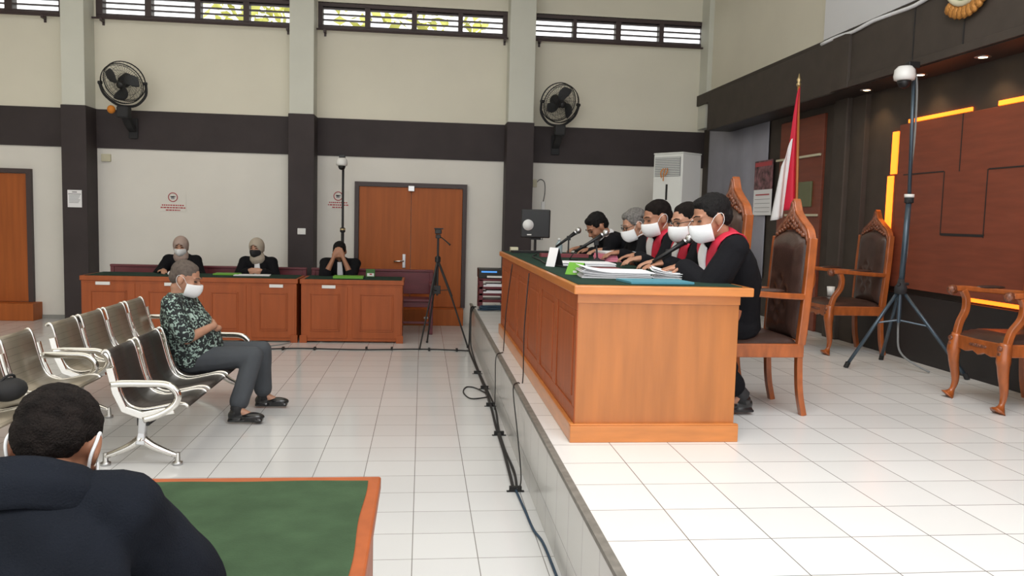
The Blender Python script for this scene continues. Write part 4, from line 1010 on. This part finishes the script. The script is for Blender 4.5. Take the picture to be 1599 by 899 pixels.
    # ---- eyes and brows
    for s in (-1, 1):
        MB().ell(hp_((s * .031, .080, .006)), V((.014, .011, .0055)) * hs, HB, nu=12, nv=8).build('eye', 'eye', body, smooth=True)
        MB().tube([hp_((s * .014, .0985, .031)), hp_((s * .032, .093, .036)), hp_((s * .050, .078, .031))], [.003, .0038, .002], 6).build('eyebrow', hmat if hair else 'hair', body, smooth=True)
    # ---- shoes
    for s in (-1, 1):
        a = LG[s][2]; m = MB(); f2 = (feet[s] if feet else F); f2 = V(f2).normalized(); x2 = f2.cross(U)
        B2 = Matrix((x2, f2, U)).transposed(); z0 = V((a.x, a.y, a.z - .085))
        m.ell(z0 + f2 * .11 + U * .036, (.046, .095, .034), B2); m.ell(z0 + f2 * .0 + U * .045, (.038, .065, .046), B2); m.ell(z0 + U * .07, (.044, .05, .04), B2)
        m.box(-.04, .04, -.06, .19, .0, .018, Matrix.Translation(z0) @ B2.to_4x4())
        voxel(m, 'shoe', 'shoe', t, .007, 3)
        MB().tube([a.lerp(LG[s][1], .22), a + U * .01, a - U * .035 + f2 * .012], [.046, .045, .044], 14).build('sock', 'blkm', t, smooth=True)
    # ---- trousers
    if trouser:
        m = MB(); loft(m, [(P - U * .10, .15, .12), (P - U * .02, .18, .14), (P + sd * .12, .165, .13)], X)
        for s in (-1, 1):
            hip, k, a = LG[s]; chain(m, [hip, hip.lerp(k, .5), k], [.105, .094, .074]); chain(m, [k, k.lerp(a, .5), a.lerp(k, .16)], [.074, .072, .072])
        voxel(m, 'trousers', trouser, t, .011, 4, (.006, 9, 5))
    # ---- top garment
    m = MB(); e = .022 if top == 'robe' else .014
    W_ = wide
    secs = [(P - U * .06, .20, .155), (P + sd * .06, .20 + belly * .3, .155 + belly), (SP(.3) + fp * belly * .8, .185 + belly * .5, .14 + belly), (SP(.5) + fp * belly * .5, .18 * W_ + belly * .3, .14 + belly * .6), (SP(.72), .19 * W_, .135), (SP(.86), .178 * W_, .115), (SP(.95), .125, .09), (N + sd * .012, .072, .068)]
    loft(m, secs, X)
    for s in (-1, 1):
        S_, E, W = A[s]; capsule(m, Sc + X * s * .06, .068, S_ + X * s * .005, .070 + e * .3)
        if top == 'shirt':
            q = S_.lerp(E, .86); chain(m, [S_, S_.lerp(q, .5), q], [.070, .072, .072])
        else:
            wd = .068 * sleeve; q = E.lerp(W, spec_s(L if s < 0 else Rr))
            chain(m, [S_, S_.lerp(E, .5), E], [.070 + e * .3, .068 * sleeve, wd]); chain(m, [E, E.lerp(q, .5), q], [wd, .064 * sleeve, .058 * sleeve])
        if top == 'robe' and skirt:
            hip, k, a = LG[s]; chain(m, [hip, hip.lerp(k, .5), k], [.125, .115, .098]); chain(m, [k, k.lerp(a, .6)], [.098, .105])
    if top == 'robe' and skirt:
        hip, k, a = LG[1]; hip2, k2, a2 = LG[-1]; capsule(m, (hip + hip2) / 2, .12, (k + k2) / 2, .10)
    name = {'robe': 'robe', 'shirt': 'shirt', 'jacket': 'jacket'}[top]
    if deco == 'back': 
        # folded collar stand round the neck
        pass
    cl = voxel(m, name, topmat, t, max(vox, .009), 5, (foldamp, 7, 3.5))
    # ---- hair / scarf
    if hair and not hijab:
        m = MB()
        if hair == 'short':
            m.ell(hp_((0, -.022, .046)), V((.083, .097, .082)) * hs, HB); m.ell(hp_((0, -.060, .000)), V((.070, .056, .070)) * hs, HB); m.ell(hp_((0, .028, .088)), V((.056, .046, .030)) * hs, HB)
            for s in (-1, 1): m.ell(hp_((s * .066, .005, .035)), V((.016, .038, .034)) * hs, HB)
        elif hair == 'crop':
            m.ell(hp_((0, -.018, .040)), V((.0800, .096, .083)) * hs, HB); m.ell(hp_((0, -.058, .000)), V((.070, .054, .066)) * hs, HB); m.ell(hp_((0, .016, .082)), V((.052, .050, .032)) * hs, HB)
        elif hair == 'nape':
            m.ell(hp_((0, -.018, .040)), V((.082, .098, .084)) * hs, HB); m.ell(hp_((0, -.052, .004)), V((.073, .060, .064)) * hs, HB); m.ell(hp_((0, -.066, -.032)), V((.046, .030, .032)) * hs, HB)
        voxel(m, 'hair', hmat, body, .006 if hair != 'nape' else .004, 2 if hair == 'nape' else 5, ({'short': .004, 'crop': .001, 'nape': .0025}[hair], 60, 60))
    if hijab:
        m = MB()
        def hj(u, v):
            az = -pi + 2 * pi * u; el = pi / 2 - v * 2.05
            rx, ry, rz = .092, .108, .112
            p = V((rx * sin(az) * cos(el), ry * cos(az) * cos(el) - .012, rz * sin(el) + .012))
            if el < -.3: 
                q = (-.3 - el) / .5; p.z -= q * .05; p.x *= 1 + q * .05; p.y *= 1 - .05 * q
            return p
        nu, nv = 40, 22
        vs = [[m.bm.verts.new(hp_(hj(i / nu, j / nv)) + hr * .002 * sin(i * 3) * (j / nv)) for i in range(nu)] for j in range(nv + 1)]
        for j in range(nv):
            for i in range(nu):
                ce = hj((i + .5) / nu, (j + .5) / nv)
                if ce.y > .02 and (ce.x / .056) ** 2 + ((ce.z + .028) / .078) ** 2 < 1: continue
                m.bm.faces.new((vs[j][i], vs[j][(i + 1) % nu], vs[j + 1][(i + 1) % nu], vs[j + 1][i]))
        bmesh.ops.remove_doubles(m.bm, verts=m.bm.verts, dist=.002)
        m.build('headscarf', hijab, body, smooth=True, solid=.008)
        m = MB(); capsule(m, nt + g * .03 - sd * .0, .080, N - sd * .02 + fp * .03, .098); 
        voxel(m, 'scarf_neck', hijab, t, .009, 3, (.005, 18, 8))
    # ---- mask
    if mask:
        def mf(u, v):
            az = R(-76 + 152 * u); el = R(30 - 92 * v)
            q = max(0, cos(az)) ** 4
            return hp_((.077 * sin(az) * (cos(el) ** .5), .018 + (.086 + .030 * q) * max(0, cos(az)) ** .85 * (cos(el) ** .55) , -.047 + .066 * sin(el) + .012 * q * (1 - v) - .004))
        mk = MB().grid(mf, 22, 14).build('face_mask', mask, body, smooth=True, solid=.004)
        for s in (-1, 1):
            MB().tube(cat([hp_((s * .068, .040, -.020)), hp_((s * .079, .012, .012)), hp_((s * .086, -.020, .020)), hp_((s * .088, -.030, -.004)), hp_((s * .080, -.020, -.036)), hp_((s * .070, .018, -.068))], 4), .0017 if not longhand else .0032, 6).build('ear_loop', mask, mk, smooth=True)
    if glasses:
        m = MB()
        for s in (-1, 1):
            m.tube([hp_((s * .032 + .024 * cos(a), .102 - abs(s * .032 + .024 * cos(a)) * .14, .004 + .017 * sin(a))) for a in [2 * pi * i / 20 for i in range(21)]], .0022 * hs, 6, False)
            m.tube([hp_((s * .055, .094, .008)), hp_((s * .074, .06, .010)), hp_((s * .082, -.01, .006))], .002 * hs, 6)
        m.tube([hp_((-.009, .101, .008)), hp_((.009, .101, .008))], .002, 6); m.build('glasses', 'blk', body, smooth=True)
    # ---- collars and bands laid on the garment
    tree_ = BVHTree.FromObject(cl, bpy.context.evaluated_depsgraph_get()) if False else BVHTree.FromPolygons([v.co for v in cl.data.vertices], [p.vertices for p in cl.data.polygons])
    def C(p): return N + X * p[0] + fp * p[1] + sd * p[2]
    def ribbon(name, path, wds, mt, off=.012, parent=None, k=6, thick=.006):
        pts = cat([C(p) for p in path], k); n = len(pts); vs = []; mm = MB()
        for i, p in enumerate(pts):
            tt = (pts[min(i + 1, n - 1)] - pts[max(i - 1, 0)]).normalized(); co, nn, _, _ = tree_.find_nearest(p); sv = tt.cross(nn).normalized()
            f = i / (n - 1) * (len(wds) - 1); j = min(int(f), len(wds) - 2); wd = wds[j] + (wds[j + 1] - wds[j]) * (f - j); row = []
            for q in (-1, -.5, 0, .5, 1):
                c2, n2, _, _ = tree_.find_nearest(co + sv * wd / 2 * q); row.append(c2 + n2 * off)
            vs.append(row)
        for _ in range(2):
            vs = [vs[0]] + [[(vs[i - 1][j] + vs[i][j] * 2 + vs[i + 1][j]) / 4 for j in range(5)] for i in range(1, n - 1)] + [vs[-1]]
        bb = [[mm.bm.verts.new(p) for p in r] for r in vs]
        for i in range(n - 1):
            for j in range(4): mm.bm.faces.new((bb[i][j], bb[i][j + 1], bb[i + 1][j + 1], bb[i + 1][j]))
        return mm.build(name, mt, parent or t, smooth=True, solid=thick)
    info = dict(t=t, C=C, ribbon=ribbon, F=F, X=X, sd=sd, fp=fp, N=N, robe=cl, body=body, hp=hp_, HB=HB, A=A)
    if deco == 'judge':
        for s in (-1, 1):
            ribbon('red_band', [(0, -.10, -.015), (s * .07, -.07, .0), (s * .115, .0, -.02), (s * .10, .09, -.09), (s * .075, .14, -.20), (s * .065, .15, -.34)], [.13, .13, .12, .09, .07, .065], 'red', .016)
        ribbon('red_front', [(0, .10, -.03), (0, .16, -.18), (0, .17, -.34)], [.07, .075, .08], 'maroonc', .010)
        ribbon('white_bib', [(-.0, .09, -.01), (-.0, .15, -.10), (-.0, .17, -.26)], [.06, .095, .11], 'wcloth', .022)
    if deco == 'lawyer':
        ribbon('white_bib', [(0, .09, -.01), (0, .15, -.12), (0, .17, -.34)], [.05, .07, .095], 'wcloth', .014)
    if deco == 'clerk':
        ribbon('white_collar', [(.07, .03, .02), (0, .07, .02), (-.07, .03, .02), (-.075, -.04, .03), (0, -.08, .035), (.075, -.04, .03)], [.03, .03], 'wcloth', .012)
    return info
def spec_s(sp): return (sp or {}).get('cuff', .84)

# five robed people behind the judges bench, facing the hall (heading 90 = towards -X)
bz = HP
W1 = 1.262
person('judge nearest the viewer with black hair, bright red collar and white mask, hand on papers', (1.86, 4.67, bz), 90, (1.585, 4.37, 1.585), (-1, -.10, -.34), .56, 1.06, 'skin', 'short', 'hair', 'mask', wide=1.08, deco='judge', trouser='robe', vox=.007, sleeve=1.2,
       L=dict(w=(1.44, 4.40, W1 + .045), fd=(-1, -.05, -.12), pn=(0, 0, -1), curl=.35, hint=(.10, -.42, -.40), th=1), Rr=dict(w=(1.46, 4.78, W1 + .045), fd=(-1, -.2, -.12), pn=(0, 0, -1), curl=.3, th=-1),
       legs={-1: ((1.52, 4.52, bz + .52), (1.88, 4.52, bz + .10)), 1: ((1.48, 4.80, bz + .52), (1.50, 4.80, bz + .085))})
person('judge in glasses and white mask mostly hidden by the nearest judge', (1.86, 5.36, bz), 90, (1.66, 5.02, 1.56), (-1, -.30, -.22), .56, 1.03, 'skin2', 'crop', 'hairb', 'mask', glasses=True, deco='judge', wide=1.05,
       L=dict(w=(1.48, 5.0, W1 + .04), fd=(-1, 0, -.1)), Rr=dict(w=(1.48, 5.4, W1 + .04), fd=(-1, -.2, -.1)))
person('judge with cropped hair and dark red stole reading, turned slightly away', (1.88, 6.02, bz), 90, (1.665, 5.68, 1.585), (-1, -.18, -.38), .56, 1.05, 'skin', 'crop', 'hairb', 'mask', deco='judge', wide=1.1,
       L=dict(w=(1.52, 5.66, W1 + .05), fd=(-1, .1, -.1), hint=(.1, -.4, -.4)), Rr=dict(w=(1.50, 6.1, W1 + .05), fd=(-1, -.2, -.1)))
person('grey haired robed man in glasses with a lowered white mask', (1.86, 6.76, bz), 90, (1.70, 6.44, 1.53), (-1, -.10, -.50), .55, 1.02, 'skin2', 'short', 'hairg', 'mask', glasses=True, deco='clerk',
       L=dict(w=(1.54, 6.40, W1 + .04), fd=(-1, .2, -.1)), Rr=dict(w=(1.52, 6.8, W1 + .04), fd=(-1, -.2, -.1)))
person('robed man without mask bending low over papers beside the loudspeaker', (1.98, 7.42, bz), 90, (1.54, 7.12, 1.50), (-1, -.25, -.85), .55, 1.0, 'skin', 'short', 'hair', None, deco='clerk', wide=1.05,
       L=dict(w=(1.50, 7.15, W1 + .03), fd=(-1, .3, -.1), curl=.8), Rr=dict(w=(1.45, 7.45, W1 + .03), fd=(-1, -.3, -.1), curl=.8))
# people behind the far desks, facing the viewer
FZ = .80
person('woman in dusty pink headscarf, pale mask and black robe at the long desk', (-3.03, 10.82, 0), 180, (-3.03, 10.68, 1.10), (.05, -1, -.28), .53, .98, 'skin2', None, 'hair', 'mask', hijab='hijab', deco='lawyer', shd=(.165, .075),
       L=dict(w=(-2.88, 10.40, FZ + .01), fd=(-.4, -1, -.05), hint=(.4, .1, -.5)), Rr=dict(w=(-3.16, 10.40, FZ + .01), fd=(.4, -1, -.05), hint=(-.4, .1, -.5)))
person('woman in beige headscarf, black mask and robe with clasped hands', (-2.07, 10.82, 0), 180, (-2.10, 10.68, 1.10), (-.22, -1, -.18), .53, .98, 'skin2', None, 'hair', 'bmask', hijab='hijab2', deco='lawyer', shd=(.165, .075),
       L=dict(w=(-1.99, 10.44, FZ + .02), fd=(-1, -.3, 0), hint=(.4, .1, -.5), pn=(0, 1, -.2)), Rr=dict(w=(-2.15, 10.44, FZ + .02), fd=(1, -.3, 0), hint=(-.4, .1, -.5), pn=(0, 1, -.2)))
person('man in black robe covering his face with both hands at the shorter desk', (-1.03, 10.80, 0), 180, (-1.05, 10.60, 1.075), (0, -1, -.55), .53, 1.0, 'skin3', 'short', 'hair', None, deco='lawyer', sleeve=1.15,
       L=dict(w=(-.99, 10.465, 1.00), fd=(-.38, .05, .9), pn=(-.1, 1, .1), curl=.3, hint=(.20, -.2, -.6), cuff=.12, th=1), Rr=dict(w=(-1.11, 10.465, 1.00), fd=(.38, .05, .9), pn=(.1, 1, .1), curl=.3, hint=(-.20, -.2, -.6), cuff=.12, th=-1))
# seated man in patterned shirt
person('man in black and mint patterned shirt and white mask, arms folded on the waiting bench', (-1.70, 6.33, 0), -90, (-1.755, 6.30, 1.045), (1, -.06, -.36), .46, 1.09, 'skin2', 'crop', 'stubble', 'mask', top='shirt', topmat='batik', wide=1.12, belly=.062, vox=.007,
       L=dict(w=(-1.525, 6.30, .67), hint=(-.05, .34, -.5), fd=(-.6, -.75, 0), pn=(-1, 0, 0), curl=.4), Rr=dict(w=(-1.535, 6.24, .70), hint=(-.05, -.34, -.5), fd=(-.35, 1, .05), pn=(-1, 0, 0), curl=.5),
       legs={-1: ((-1.235, 6.50, .475), (-1.24, 6.56, .10)), 1: ((-1.245, 6.22, .475), (-1.335, 6.06, .10))}, feet={-1: (1, .0, 0), 1: (1, -.05, 0)}, foldamp=.008)
# foreground man seen from behind
fg = person('man in black jacket with cropped black hair seen from behind at the green topped table', (-.67, 1.26, -.015), 2, (-.683, 1.60, 1.100), (0.02, 1, -.80), .50, .92, 'skin3', 'nape', 'hairb', 'mask', top='jacket', topmat='jacket', wide=.98, neck=.03, vox=.0055, longhand=1, trouser='trousers',
       L=dict(w=(-.80, 1.84, .84), hint=(-.35, .1, -.3), fd=(.4, 1, 0)), Rr=dict(w=(-.60, 1.86, .84), hint=(.22, .1, -.36), fd=(-.4, 1, 0)), shd=(.150, .028), nback=(-.02, .005), foldamp=.010, sleeve=1.08)
# stand collar folded round the nape
_n, _x, _f, _s = fg['N'], fg['X'], fg['fp'], fg['sd']
def col(u, v):
    a = R(-150 + 300 * u); q = (1 + cos(a)) / 2
    r_ = .092 + .024 * (1 - v) + (.018 * (1 - abs(1 - 2 * v)))
    return _n + _x * r_ * 1.08 * sin(a) - _f * (r_ * cos(a) * .95 + .0) + _s * (-.035 + .088 * v * (.45 + .55 * q)) + _s * .004 * noise.noise((a * 2, v * 3, 0))
MB().grid(col, 40, 8).build('jacket_collar', 'jacket', fg['t'], smooth=True, solid=.012)
